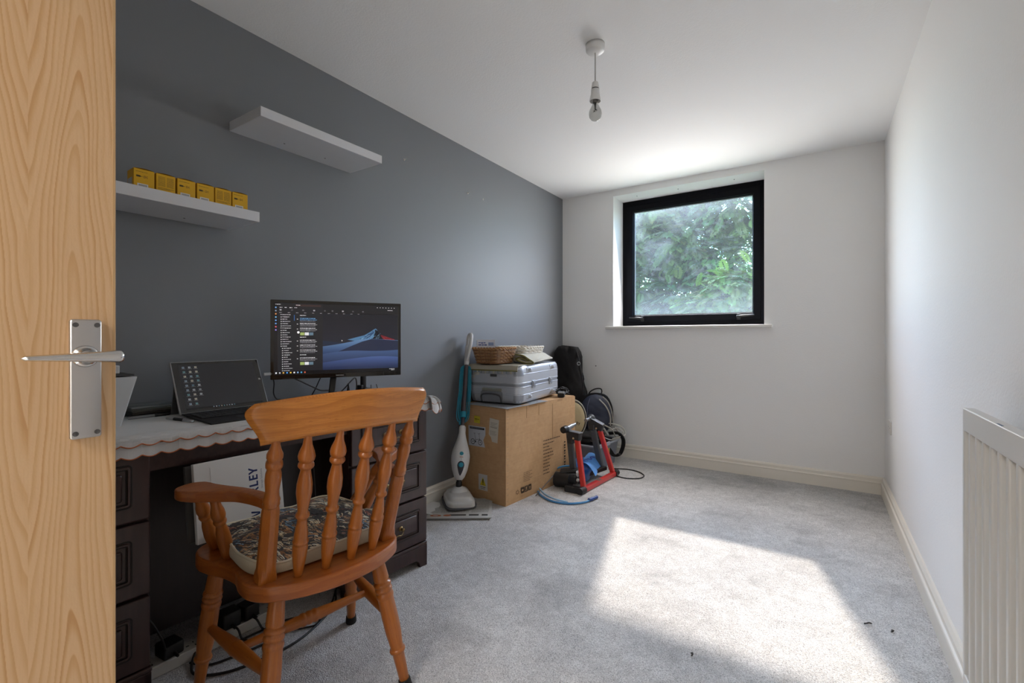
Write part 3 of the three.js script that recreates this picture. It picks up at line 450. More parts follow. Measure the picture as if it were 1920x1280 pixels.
// ---------------------------------------------------------------- on the desk
const DY = 0.7885;     // top of the cloth
{
  // tablet computer with kickstand and keyboard cover; +x faces the chair
  const t = thing('tablet_computer', 'slim tablet computer with kickstand and black keyboard cover open on the desk', 'laptop', [0.15, DY, 3.157], R(-1));
  const sw = 0.306, sh = 0.2, tilt = R(27);
  const B = [0.088, 0.012, 0];                               // foot of the screen
  const put = (g) => g.rotateY(Math.PI / 2).rotateZ(tilt).translate(...B);   // screen built upright facing +z, then turned to face +x and tilted back
  part(t, 'screen_body', put(rbox(sw, sh, 0.0085, 0.003, 0, sh / 2, -0.0045, 3)), std('#b4b6b8', 0.4, { metalness: 0.3 }));
  part(t, 'bezel', put(box(sw - 0.007, sh - 0.007, 0.0006, 0, sh / 2, 0.0002)), phy('#17181b', 0.12, { clearcoat: 0.5 }));
  const scr = canvasTex(768, 512, (g, w, h) => {
    g.fillStyle = '#2b2c30'; g.fillRect(0, 0, w, h);
    const r = seeded(8), cols = ['#8fa3b5', '#b8c2c9', '#5f7d8f', '#c8c3b0', '#6fa0a8', '#9aa0a6'];
    const n = [3, 3, 3, 3, 3, 3, 3, 2, 2];
    n.forEach((k, i) => { for (let j = 0; j < k; j++) { const x = 34 + j * 58, y = 22 + i * 52; g.fillStyle = cols[r() * 6 | 0]; g.globalAlpha = 0.85; g.fillRect(x, y, 22, 20); g.fillStyle = '#2b2c30'; g.fillRect(x + 5 + r() * 4, y + 5, 8, 6); g.globalAlpha = 0.6; g.fillStyle = '#c5c8cb'; squiggle(g, x - 10, y + 25, 42, 5, i * 7 + j); } });
    g.globalAlpha = 0.9; g.fillStyle = '#17181b'; g.fillRect(0, 492, w, 20); for (let i = 0; i < 9; i++) { g.fillStyle = cols[i % 6]; g.fillRect(250 + i * 26, 496, 11, 11); }
  });
  part(t, 'display', put(box(0.262, 0.174, 0.0004, 0, sh / 2, 0.0007)), std('#ffffff', 0.15, { map: scr, emissive: '#ffffff', emissiveMap: scr, emissiveIntensity: 0.12 }));
  part(t, 'logo_button', [[-1, -1], [1, -1], [-1, 1], [1, 1]].map(([a, b]) => put(box(0.0036, 0.0036, 0.0006, sw / 2 - 0.012 + a * 0.0021, sh * 0.56 + b * 0.0021, 0.0008))), std('#d5d7d9', 0.4));
  part(t, 'kickstand', [bar([0.026, 0.112, 0], [-0.004, 0.003, 0], 0.003, sw - 0.006, 0.001, V(0, 0, 1))], std('#6d6e70', 0.4, { metalness: 0.5 }));
  const kb = (x) => [x, 0.0135 - 0.009 * clamp((x - 0.1) / 0.22), 0];
  part(t, 'keyboard_cover', [bar([0.092, 0.0125, 0], [0.318, 0.0035, 0], 0.0055, 0.302, 0.002, V(0, 0, 1))], std('#1d1e22', 0.7), null, 'black keyboard cover');
  const kbp = part(t, 'touchpad', bar([0.252, 0.0095, 0.0], [0.305, 0.0074, 0], 0.0004, 0.1, 0.0001, V(0, 0, 1)), std('#26272b', 0.45));
  const keys = []; const keyMat = std('#2c2d31', 0.5);
  for (let r = 0; r < 6; r++) { const n = r === 5 ? 9 : 14, x = 0.115 + r * 0.0205; let z = -0.138; for (let k = 0; k < n; k++) { const w = r === 5 && k === 3 ? 0.092 : r === 5 ? 0.0195 : 0.0182; const kk = part(t, 'key', rbox(r ? 0.0168 : 0.011, 0.0016, w, 0.0007, 0, 0, 0, 1), keyMat, [x, kb(x)[1] + 0.0038, -(z + w / 2)]); kk.rotation.z = -R(2.3); z += w + 0.0018; } }
}
{
  const s = thing('stylus_pen', 'silver stylus with black band beside the tablet keyboard', 'pen', [0.3, DY + 0.0055, 3.337], R(9));
  part(s, 'barrel', between(lathe([[0, 0], [0.0042, 0.003], [0.0048, 0.012], [0.0048, 0.05], [0, 0.05]], 14), [-0.075, 0, 0], [0.075, 0, 0]), std('#b5b6b8', 0.35, { metalness: 0.3 }));
  part(s, 'grip_band', rod([-0.03, 0, 0], [0.02, 0, 0], 0.0053), M.blackRubber);
  part(s, 'pen_end', between(lathe([[0, 0], [0.0048, 0], [0.005, 0.04], [0.0042, 0.05], [0, 0.052]], 14), [0.02, 0, 0], [0.07, 0, 0]), std('#b5b6b8', 0.3, { metalness: 0.3 }));
}
{
  const s = thing('marker_pen', 'clear barrelled marker with black cap lying on the tablecloth', 'pen', [0.135, DY + 0.006, 3.372], R(-92));
  part(s, 'barrel', between(lathe([[0, 0], [0.004, 0.002], [0.0055, 0.012], [0.006, 0.085], [0, 0.086]], 14), [0.055, 0, 0], [-0.05, 0, 0]), std('#8f9193', 0.3));
  part(s, 'cap', between(lathe([[0, 0], [0.0062, 0.0], [0.0066, 0.03], [0.0045, 0.046], [0, 0.047]], 14), [-0.02, 0, 0], [-0.07, 0, 0]), M.black);
}
solo('white_pen', [between(lathe([[0, 0], [0.0045, 0.003], [0.0048, 0.19], [0.002, 0.215], [0, 0.217]], 12), [0, 0, 0], [0, 0, 1]), rod([0.005, 0.004, 0.01], [0.005, 0.004, 0.05], 0.0012)], std('#d5d4d0', 0.5), 'long white pen lying in front of the clear box', 'pen', [0.1, DY + 0.005, 3.30], R(18));
{
  const b = thing('clear_box', 'low clear plastic box of dark cards at the back of the desk', 'box', [0.073, DY, 3.345], R(-2));
  part(b, 'clear_case', [rbox(0.1, 0.042, 0.13, 0.004, 0, 0.022, 0)], phy('#e8eeee', 0.05, { transmission: 1, thickness: 0, ior: 1.4 }));
  part(b, 'lid_rim', extrude((() => { const s = rrect(0.104, 0.134, 0.005), q = new THREE.Path(); q.setFromPoints(rrect(0.096, 0.126, 0.004).getPoints(6).reverse()); s.holes.push(q); return s; })(), 0.006, 0.001).rotateX(-Math.PI / 2).translate(0, 0.034, 0), phy('#c9cfd0', 0.15, { transmission: 0.6, thickness: 0 }));
  for (let i = 0; i < 3; i++) part(b, 'dark_card', rbox(0.09, 0.007, 0.118, 0.001, 0, 0.007 + i * 0.0085, 0), std(['#3a3632', '#4a443c', '#77736b'][i], 0.6));
}
{
  // white desk device with a raked front, half behind the door edge
  const b = thing('white_desk_printer', 'white plastic machine with a sloping front, half hidden by the door edge', 'printer', [0.185, DY, 3.47], 0);
  part(b, 'body', extrude(polyShape([[-0.09, 0], [0.075, 0], [0.075, 0.155], [-0.09, 0.155]]), 0.17, 0.004).applyMatrix4(new THREE.Matrix4().set(1, 0, 0, 0, 0, 1, 0, 0, 0, -0.27, 1, 0.01, 0, 0, 0, 1)), std('#c9cdd0', 0.4));
  part(b, 'lid', rbox(0.17, 0.006, 0.16, 0.002, -0.006, 0.161, 0.058), std('#3a3d40', 0.5));
  part(b, 'paper_guide', rbox(0.11, 0.026, 0.02, 0.003, 0.0, 0.178, 0.018), std('#cfd2d4', 0.4));
}
{
  // monitor, turned towards the chair
  const a = V(0.2, 0, 2.977), b = V(0.453, 0, 2.504), w = a.distanceTo(b), turn = Math.atan2(b.x - a.x, -(b.z - a.z));   // local +x runs from the left edge to the right edge
  const m = thing('monitor', 'black widescreen monitor showing mail and a snowy mountain wallpaper', 'monitor', [(a.x + b.x) / 2, DY, (a.z + b.z) / 2], Math.PI / 2 - turn);
  const y0 = 0.893 - DY, y1 = 1.2225 - DY, h = y1 - y0, cy = (y0 + y1) / 2;
  part(m, 'casing', [rbox(w, h, 0.012, 0.003, 0, cy, -0.008, 2), rbox(w * 0.62, h * 0.62, 0.03, 0.012, 0, cy - 0.02, -0.026, 3)], std('#121316', 0.35));
  part(m, 'bezel', extrude((() => { const s = rrect(w, h, 0.004), q = new THREE.Path(); q.setFromPoints([[-w / 2 + 0.013, -h / 2 + 0.02], [-w / 2 + 0.013, h / 2 - 0.012], [w / 2 - 0.013, h / 2 - 0.012], [w / 2 - 0.013, -h / 2 + 0.02]].map(([x, y]) => new THREE.Vector2(x, y))); s.holes.push(q); return s; })(), 0.005, 0.0012), phy('#0d0e10', 0.14, { clearcoat: 0.6 }), [0, cy, -0.003]);
  const scr = canvasTex(1280, 720, (g, W0, H0) => {
    const r = seeded(12); g.fillStyle = '#1b1b20'; g.fillRect(0, 0, W0, H0);
    // wallpaper: dark sky, a lit peak with a red far slope, dunes below
    const x0 = 468, sk = g.createLinearGradient(0, 0, 0, H0); sk.addColorStop(0, '#1c1d22'); sk.addColorStop(0.55, '#24252e'); sk.addColorStop(1, '#1d2030'); g.fillStyle = sk; g.fillRect(x0, 100, W0 - x0, H0 - 130);
    const poly = (c, p) => { g.fillStyle = c; g.beginPath(); p.forEach(([x, y], i) => i ? g.lineTo(x, y) : g.moveTo(x, y)); g.fill(); };
    poly('#222a3c', [[x0, 380], [620, 400], [760, 420], [x0, 430]]);
    poly('#4d7396', [[720, 372], [820, 345], [900, 325], [960, 292], [1005, 262], [1026, 250], [1040, 262], [1060, 300], [1090, 330], [960, 372], [840, 392]]);
    poly('#2c4668', [[900, 340], [965, 305], [1000, 275], [1010, 300], [975, 330], [940, 355]]); poly('#16181f', [[1020, 262], [1045, 275], [1095, 330], [1110, 372], [985, 372], [1010, 330]]);
    for (let i = 0; i < 90; i++) { const t = r(), x = 860 + t * 220; g.strokeStyle = r() < 0.5 ? '#7fa8c6' : '#22344c'; g.lineWidth = 1 + r() * 2; const y = 375 - Math.max(0, 1 - Math.abs(x - 1026) / 190) * 110 * r(); g.beginPath(); g.moveTo(x, y); g.lineTo(x - 10 - r() * 16, y + 7 + r() * 12); g.stroke(); }
    poly('#6b2228', [[1080, 320], [1110, 328], [1180, 350], [1245, 372], [1250, 395], [1180, 392], [1120, 372], [1092, 345]]);
    for (let i = 0; i < 50; i++) { const x = 1090 + r() * 155; g.strokeStyle = r() < 0.6 ? '#b03c3f' : '#3a1418'; g.lineWidth = 2; const y = 332 + (x - 1090) * 0.26 + r() * 26; g.beginPath(); g.moveTo(x, y); g.lineTo(x + 9, y + 5); g.stroke(); }
    const dune = (c0, c1, p, y0_, y1_) => { const gr = g.createLinearGradient(0, y0_, 0, y1_); gr.addColorStop(0, c0); gr.addColorStop(1, c1); g.fillStyle = gr; g.beginPath(); p.forEach((q, i) => i ? g.quadraticCurveTo(...q) : g.moveTo(...q)); g.lineTo(W0, H0); g.lineTo(x0, H0); g.fill(); };
    dune('#5f7fa6', '#2b3c5e', [[x0, 440], [640, 420, 780, 388], [900, 365, 985, 362], [1150, 372, W0, 380]], 370, 520);
    poly('#252b40', [[620, 500], [760, 440], [880, 392], [985, 364], [1110, 372], [W0, 384], [W0, 520], [900, 498]]);
    dune('#40557c', '#27314c', [[x0, 520], [700, 478, 900, 492], [1100, 500, W0, 486]], 480, 640);
    dune('#46598a', '#232b44', [[x0, 610], [760, 570, 980, 556], [1130, 548, W0, 565]], 556, 700);
    dune('#34426a', '#1b2134', [[x0, 660], [700, 650, 860, 628], [1000, 610, W0, 640]], 620, 720);
    // mail window
    g.fillStyle = '#1f1f22'; g.fillRect(0, 0, W0, 92); g.fillStyle = '#232327'; g.fillRect(0, 0, x0, H0); g.fillStyle = '#19191c'; g.fillRect(0, 0, 34, H0);
    g.fillStyle = '#3b2c2b'; g.fillRect(200, 14, 250, 18); g.fillStyle = '#d8d8da'; squiggle(g, 12, 14, 50, 7, 1); squiggle(g, 206, 18, 40, 7, 2); for (let i = 0; i < 4; i++) squiggle(g, 52 + i * 46, 44, 26, 9, 3 + i); for (let i = 0; i < 7; i++) squiggle(g, 1040 + i * 32, 20, 9, 9, 11 + i); squiggle(g, 1160, 48, 56, 8, 20);
    for (let i = 0; i < 9; i++) { g.fillStyle = ['#9a9aa0', '#4a4a50', '#5a5a60'][i % 3]; g.fillRect(52 + i * 100 + (i * 37 % 30), 64, 18, 14); } g.fillStyle = '#aeaeb2'; for (let i = 0; i < 11; i++) squiggle(g, 50 + i * 78, 96, 22, 6, 40 + i);
    const ic = ['#6f9ed0', '#7f8fa0', '#d08a50', '#6fb0d8', '#6fa0e0', '#5f8fd0', '#d0606c', '#8f7fd0']; ic.forEach((c, i) => { g.fillStyle = c; g.fillRect(10, 42 + i * 32, 14, 13); });
    for (let i = 0; i < 26; i++) { g.fillStyle = '#c9c9cc'; const hd = i === 0 || i === 6, x = hd ? 58 : 62 + (i > 14 ? 12 : 0); if (!hd) g.fillRect(x, 116 + i * 22.5, 9, 9); squiggle(g, x + (hd ? 0 : 16), 116 + i * 22.5, hd ? 100 : 36 + (i * 29 % 50), 8, 300 + i); }
    g.fillStyle = '#2f5f9a'; g.fillRect(186, 120, 7, 58); let y = 120;
    for (let i = 0; i < 15 && y < 640; i++) { g.fillStyle = i === 1 ? '#6fa6d8' : '#d5d5d8'; squiggle(g, 244, y, i % 4 === 0 ? 60 : 150, 9, 500 + i); if (i % 4) { g.fillStyle = i === 1 ? '#5f96c8' : '#a9a9ae'; squiggle(g, 244, y + 15, 168, 8, 540 + i); g.fillStyle = '#88888e'; squiggle(g, 244, y + 29, 150, 7, 580 + i); g.fillStyle = '#bbb'; g.fillRect(214, y + 8, 12, 8); } y += i % 4 ? 50 : 30; if (i === 3 || i === 9) { ['#9fb06a', '#e4e4e8', '#5f7686'].forEach((c, k) => { g.fillStyle = c; g.fillRect(246 + k * 44, y - 4, 40, 30); }); y += 42; } }
    g.fillStyle = '#fff'; g.beginPath(); g.arc(228, 296, 12, 0, 7); g.fill();
    g.fillStyle = '#121215'; g.fillRect(0, H0 - 34, W0, 34); ['#e8e8ea', '#b8b8bc', '#c8a050', '#4a90d0', '#e0b850', '#e4e4e6', '#7fa8d0', '#50a0c8', '#c05a40'].forEach((c, i) => { g.fillStyle = c; g.fillRect(12 + i * 34, H0 - 25, 15, 15); }); g.fillStyle = '#d0d0d3'; squiggle(g, 1180, H0 - 26, 60, 7, 9); squiggle(g, 1200, H0 - 14, 40, 6, 10);
    g.fillStyle = '#f0f0f0'; g.beginPath(); g.moveTo(660, 372); g.lineTo(672, 384); g.lineTo(660, 388); g.fill();
  });
  part(m, 'screen', new THREE.BoxGeometry(w - 0.026, h - 0.032, 0.0006).translate(0, cy + 0.004, 0.0003), std('#ffffff', 0.2, { map: scr, emissive: '#ffffff', emissiveMap: scr, emissiveIntensity: 0.42 }));
  const brand = canvasTex(256, 48, (g, a2, b2) => { g.fillStyle = '#0d0e10'; g.fillRect(0, 0, a2, b2); g.fillStyle = '#c3c5c8'; g.font = 'bold 40px sans-serif'; g.fillText('SAMSUNG', 12, 38, 232); });
  part(m, 'brand_lettering', card(0.042, 0.008), std('#ffffff', 0.3, { map: brand }), [0.004, y0 + 0.0095, 0.0025]);
  part(m, 'stand_neck', [between(rbox(0.026, 0.13, 0.013, 0.004, 0, 0.065, 0), [-0.036, 0.006, 0.0], [-0.02, 0.12, -0.03], V(0, 0, 1))], M.black);
  part(m, 'stand_base', rbox(0.19, 0.008, 0.12, 0.003, -0.03, 0.004, 0.0), M.black);
  const p2 = thing('monitor_clamp_post', 'black metal post with clamp behind the monitor near its right side', 'monitor arm', [0.145, DY, 2.47], R(20));
  part(p2, 'post', cyl(0.0145, 0.0145, 0.2, 20, 0, 0.12, 0), M.black); part(p2, 'clamp', [rbox(0.05, 0.022, 0.05, 0.004, 0, 0.012, 0), rbox(0.03, 0.02, 0.02, 0.004, 0.0, 0.03, 0.03), ball(0.005, 10, 0.026, 0.018, 0.026)], M.black);
  part(p2, 'arm_joint', [rbox(0.04, 0.034, 0.04, 0.008, 0, 0.2, 0), bar([0, 0.205, 0], [0.105, 0.22, 0.075], 0.03, 0.022, 0.005)], M.black);
}
const cable = (label, pts, r = 0.0028, mat = M.cableBlack, n = 80, name = 'cable', group = undefined) => solo(name, capped(pts, r, n, 7), mat, label, 'cable', [0, 0, 0], 0, group);
cable('black charging lead dropping from the tablet plug behind the monitor', [[0.2, 0.918, 2.985], [0.175, 0.915, 2.962], [0.16, 0.88, 2.94], [0.14, 0.83, 2.93], [0.11, 0.80, 2.90], [0.09, DY + 0.004, 2.87]], 0.0026);
{
  const p = thing('charging_plug', 'pale grey magnetic charging plug on the right edge of the tablet', 'plug', [0.205, 0.918, 2.993]);
  part(p, 'plug_head', rbox(0.008, 0.012, 0.03, 0.003, 0, 0, 0), std('#b9bcbf', 0.5)); part(p, 'strain_relief', rod([0, 0, -0.014], [-0.004, 0, -0.026], 0.004, 0.0026), std('#4d4f52', 0.6));
}
cable('black lead sagging rightwards below the monitor left corner', [[0.19, 0.915, 2.93], [0.175, 0.89, 2.86], [0.15, 0.845, 2.76], [0.13, 0.82, 2.70], [0.12, 0.812, 2.64], [0.11, DY + 0.004, 2.58]], 0.0034);
cable('thin black lead rising from the desk up behind the monitor', [[0.06, DY + 0.004, 2.70], [0.085, 0.82, 2.70], [0.13, 0.88, 2.70], [0.16, 0.93, 2.69]], 0.0025);
cable('black lead arching over beside the monitor stand', [[0.19, DY + 0.004, 2.66], [0.19, 0.82, 2.62], [0.19, 0.862, 2.57], [0.18, 0.868, 2.545], [0.17, 0.84, 2.53], [0.165, DY + 0.004, 2.53]], 0.003);
solo('cable_connector', [lathe([[0, 0], [0.009, 0], [0.009, 0.02], [0.0035, 0.05], [0.003, 0.06], [0, 0.06]], 16)], M.black, 'small black cone shaped connector standing behind the chair back', 'connector', [0.2, DY, 2.60]);
solo('desk_bracket', [bar([0, 0.012, 0.012], [0, 0.034, 0.012], 0.004, 0.004), bar([0, 0.034, 0.014], [0, 0.034, -0.022], 0.005, 0.005), bar([0, 0.034, -0.022], [0, 0.0, -0.034], 0.004, 0.004), rbox(0.02, 0.012, 0.03, 0.002, 0, 0.006, 0.012)], M.black, 'little black wire bracket at the back right of the desk', 'bracket', [0.14, DY, 2.405]);

// ---------------------------------------------------------------- leads and sockets under the desk
function powerStrip(label, x, z, turn, len) {
  const s = thing('extension_socket', label, 'power strip', [x, 0.001, z], turn, 'white extension sockets under the desk');
  part(s, 'strip_body', rbox(0.056, 0.038, len, 0.004, 0, 0.019, 0, 2), std('#b4b2ab', 0.5));
  for (let i = 0; i < Math.round(len / 0.06) - 0; i++) part(s, 'outlet', [[0, 0.012], [-0.011, -0.008], [0.011, -0.008]].map(([a, b], k) => box(k ? 0.007 : 0.004, 0.0008, k ? 0.003 : 0.009, a, 0.0384, b)), M.slot, [0, 0, -len / 2 + 0.03 + i * 0.06]);
  return s;
}
powerStrip('white extension socket nearest the door under the desk', 0.318, 3.335, R(-2), 0.23);
powerStrip('white extension socket further along under the desk carrying two adapters', 0.318, 3.135, R(-2), 0.25);
function plug(label, x, z, w, h, l, turn) { const p = thing('plug_adapter', label, 'plug', [x, 0.04, z], turn, 'black plugs in the extension sockets'); part(p, 'plug_body', extrude(rrect(w, l, 0.008), h, 0.005, 3).rotateX(-Math.PI / 2), M.cableBlack); part(p, 'cable_grip', rod([w / 2 - 0.004, 0.012, 0], [w / 2 + 0.02, 0.008, 0], 0.006, 0.004), M.cableBlack); return p; }
plug('black plug on the extension socket nearest the door', 0.31, 3.37, 0.062, 0.04, 0.06, R(6));
plug('black adapter on the further extension socket, nearer of its two', 0.315, 3.19, 0.06, 0.055, 0.06, R(-4));
plug('black adapter on the further extension socket, right of its neighbour', 0.315, 3.125, 0.06, 0.05, 0.055, R(8));
solo('power_brick', rbox(0.06, 0.035, 0.15, 0.006, 0, 0.0175, 0, 3), M.cableBlack, 'long black power brick lying behind the adapters under the desk', 'adapter', [0.245, 0.003, 3.14], R(-4));
const F = 0.005;
cable('black lead climbing from the door side plug towards the desk panel', [[0.34, 0.07, 3.39], [0.35, 0.12, 3.405], [0.335, 0.2, 3.44], [0.32, 0.23, 3.47]], 0.003);
cable('black lead looping across the carpet in front of the extension sockets', [[0.36, F, 3.33], [0.42, F, 3.30], [0.45, F, 3.22], [0.47, F, 3.12], [0.46, F, 3.02], [0.43, F, 2.99], [0.40, F, 3.03], [0.385, F, 3.12], [0.37, F, 3.2], [0.346, 0.015, 3.22]], 0.0036, M.cableBlack, 140);
cable('thick black lead lying straight on the carpet towards the chair leg', [[0.346, 0.022, 3.31], [0.37, F, 3.33], [0.43, F, 3.345], [0.50, F, 3.29], [0.54, F, 3.18], [0.55, F, 3.08], [0.52, F, 2.97], [0.46, F, 2.86], [0.38, F, 2.80]], 0.0042);
cable('black lead curving round on the carpet by the far chair leg', [[0.47, F, 3.06], [0.5, F, 3.02], [0.52, F, 2.98], [0.47, F, 2.92], [0.44, F, 2.86], [0.4, F, 2.82], [0.36, F, 2.78]], 0.003);
cable('short black lead hanging from the first adapter', [[0.345, 0.05, 3.19], [0.37, 0.04, 3.185], [0.385, 0.012, 3.18], [0.4, F, 3.17]], 0.0036);
cable('short black lead hanging from the second adapter', [[0.345, 0.05, 3.125], [0.37, 0.042, 3.12], [0.39, 0.012, 3.11], [0.41, F, 3.1]], 0.0036);
cable('thin pale lead dropping inside the kneehole behind the chair spindles', [[0.33, 0.74, 2.88], [0.335, 0.6, 2.875], [0.34, 0.4, 2.865], [0.35, 0.15, 2.86], [0.36, F, 2.86]], 0.0018, std('#5a5a5c', 0.6));

// ---------------------------------------------------------------- big cardboard box by the wall
const BT = R(-5.2), boxAt = [0.428, 0, 1.605];          // front right floor corner; local -x to the wall, -z to the window
const bx = (x, y, z) => { const p = V(x, y, z).applyAxisAngle(V(0, 1, 0), BT); return [p.x + boxAt[0], p.y, p.z + boxAt[2]]; };
const BW = 0.385, BH = 0.612, BL = 0.84;
{
  const b = thing('cardboard_box', 'large brown cardboard bicycle box by the grey wall holding up a suitcase', 'box', boxAt, BT);
  const body = part(b, 'box_body', boxUV(grid(1, 1, () => [0, 0, 0])), M.cardboard); body.geometry = boxUV((() => {
    const g = new THREE.BoxGeometry(BW, BH, BL, 14, 14, 24).translate(-BW / 2, BH / 2, -BL / 2), p = g.attributes.position;
    for (let i = 0; i < p.count; i++) { const x = p.getX(i), y = p.getY(i), z = p.getZ(i), m = Math.sin(Math.PI * clamp(y / BH)), k = Math.sin(Math.PI * clamp(-z / BL)), q = Math.sin(Math.PI * clamp(-x / BW)); if (x > -0.001) p.setX(i, 0.012 * m * k * (fbm(z * 5, y * 5, 0, 0, 2, 7) - 0.35)); if (z > -0.001) p.setZ(i, 0.010 * m * q * (fbm(x * 7 + 3, y * 5, 0, 0, 2, 8) - 0.4)); }
    g.computeVertexNormals(); return toCreasedNormals(g, 0.8); })(), 1.2);
  part(b, 'top_flap', boxUV(sheet(10, 10, (u, v) => [-BW * 0.5 - 0.002 + (u - 0.5) * (BW - 0.004), BH + 0.0035 + 0.003 * Math.sin(v * 7), -BL * v * 0.985 - 0.004], 0.003)), M.cardboard);
  part(b, 'flap_fold', boxUV(rbox(0.006, 0.02, BL - 0.02, 0.002, -0.003, BH - 0.006, -BL / 2)), M.cardEdge);
  part(b, 'corner_seam', boxUV(rbox(0.004, BH - 0.02, 0.006, 0.0015, -0.001, BH / 2, -0.002)), M.cardEdge);
  for (let i = 0; i < 15; i++) part(b, 'staple', box(0.0008, 0.0025, 0.014), std('#a08a6c', 0.5), [0.001, 0.03 + i * 0.038, -0.02]);
  for (const z of [-0.22, -0.36, -0.53]) part(b, 'crease', box(0.0012, z < -0.5 ? 0.5 : 0.08, 0.003), std('#a98560', 0.9), [0.0008, z < -0.5 ? 0.34 : 0.57, z]);
  // prints and stickers on the end that faces the room (local +z) and on the long side (local +x)
  const lab = (name, w, h, x, y, tex, label, turn = 0) => { const m = part(b, name, card(w, h, 0.0008).rotateZ(turn), std('#ffffff', 0.6, { map: tex }), [x, y, 0.0022], label); return m; };
  lab('yellow_sticker', 0.052, 0.046, -0.243, 0.523, canvasTex(128, 112, (g, w, h) => { g.fillStyle = '#d3c23a'; g.fillRect(0, 0, w, h); g.fillStyle = '#5a5210'; squiggle(g, 16, 44, 96, 22, 4); squiggle(g, 16, 78, 60, 7, 5); }), 'small yellow sticker', R(-2));
  lab('picture_sticker', 0.152, 0.132, -0.244, 0.412, canvasTex(512, 440, (g, w, h) => {
    g.fillStyle = '#c9ccd2'; g.fillRect(0, 0, w, h); g.fillStyle = '#20242e'; g.fillRect(40, 22, 440, 44); g.fillStyle = '#9aa0aa'; squiggle(g, 60, 36, 380, 14, 2); g.strokeStyle = '#25282e'; g.lineWidth = 13;
    for (const x of [130, 352]) { g.beginPath(); g.arc(x, 345, 56, 0, 7); g.stroke(); g.fillStyle = '#25282e'; g.beginPath(); g.arc(x, 345, 12, 0, 7); g.fill(); } g.lineWidth = 7; g.beginPath(); g.moveTo(352, 345); g.lineTo(320, 170); g.lineTo(285, 150); g.moveTo(320, 170); g.lineTo(345, 140); g.moveTo(130, 345); g.lineTo(215, 300); g.lineTo(340, 270); g.moveTo(215, 300); g.lineTo(185, 165); g.moveTo(160, 160); g.lineTo(215, 160); g.stroke(); g.fillRect(196, 318, 34, 40);
  }), 'white sticker with folding bicycle drawing', R(1));
  lab('paper_slip', 0.078, 0.15, -0.098, 0.468, canvasTex(192, 360, (g, w, h) => { g.fillStyle = '#d5cdbd'; g.fillRect(0, 0, w, h); g.fillStyle = '#8d8678'; for (let i = 0; i < 8; i++) squiggle(g, 24, 60 + i * 18 + (i > 3 ? 60 : 0), 144 - (i % 3) * 20, 8, i); g.fillRect(24, 130, 140, 10); }), 'cream paper slip', R(-5));
  lab('warning_sticker', 0.078, 0.104, -0.19, 0.118, canvasTex(192, 256, (g, w, h) => { g.fillStyle = '#c8c5c0'; g.fillRect(0, 0, w, h); g.fillStyle = '#c9b21e'; g.beginPath(); g.moveTo(96, 46); g.lineTo(160, 178); g.lineTo(32, 178); g.fill(); g.fillStyle = '#1c1a14'; g.fillRect(86, 78, 20, 62); g.fillRect(86, 150, 20, 18); squiggle(g, 40, 200, 112, 16, 3); squiggle(g, 50, 226, 90, 10, 4); }), 'white warning sticker with yellow triangle', R(1));
  const side = canvasTex(1024, 768, (g, w, h) => {
    g.clearRect(0, 0, w, h); g.fillStyle = '#5d4632';
    for (let i = 0; i < 11; i++) squiggle(g, 560, 150 + i * 44, [330, 210, 120, 170, 190, 200, 140, 120, 130, 110, 130][i], 17, 60 + i);
    g.fillStyle = '#7c6448'; for (let i = 0; i < 6; i++) squiggle(g, 210, 480 + i * 22, 150 - (i % 2) * 40, 9, 80 + i);
    g.fillStyle = '#3a2c20'; for (const x of [170, 232, 294]) { g.fillRect(x, 655, 50, 74); } g.fillStyle = '#b8946c'; g.beginPath(); g.arc(195, 692, 14, 0, 7); g.fill(); g.fillRect(248, 668, 18, 34); g.beginPath(); g.moveTo(306, 690); g.lineTo(319, 670); g.lineTo(332, 690); g.fill(); g.fillRect(313, 690, 12, 26); g.fillRect(240, 710, 34, 6);
    g.strokeStyle = '#3a2c20'; g.lineWidth = 5; g.beginPath(); g.arc(110, 692, 18, 0, 7); g.stroke(); for (let k = 0; k < 8; k++) { const a = k * Math.PI / 4; g.beginPath(); g.moveTo(110 + 22 * Math.cos(a), 692 + 22 * Math.sin(a)); g.lineTo(110 + 32 * Math.cos(a), 692 + 32 * Math.sin(a)); g.stroke(); }
    g.fillStyle = '#2c221a'; for (let i = 0; i < 9; i++) g.fillRect(978, 250 + i * 40, 30, i % 2 ? 28 : 18);
  });
  part(b, 'side_print', new THREE.PlaneGeometry(0.66, 0.4).rotateY(Math.PI / 2), std('#ffffff', 0.85, { map: side, transparent: true }), [0.0085, 0.225, -0.37], 'black printed marks on the cardboard');
}
{
  const n = thing('paper_sheet', 'grey printed sheet lying between the suitcase and the cardboard box', 'paper', bx(-0.165, BH + 0.0052, -0.22), BT + R(1));
  part(n, 'sheet', sheet(12, 12, (u, v) => [(u - 0.5) * 0.36, 0.0022 + (u > 0.85 ? (u - 0.85) * -0.01 : 0) + 0.001 * Math.sin(v * 9), (0.5 - v) * 0.46], 0.0014), std('#b4b6b8', 0.75, { map: canvasTex(256, 320, (g, w, h) => { g.fillStyle = '#d8d8d8'; g.fillRect(0, 0, w, h); g.fillStyle = '#8b8f96'; for (let i = 0; i < 16; i++) squiggle(g, 14, 12 + i * 19, 228, 8, i); g.fillStyle = '#5b6672'; g.fillRect(120, 120, 100, 70); }) }));
}
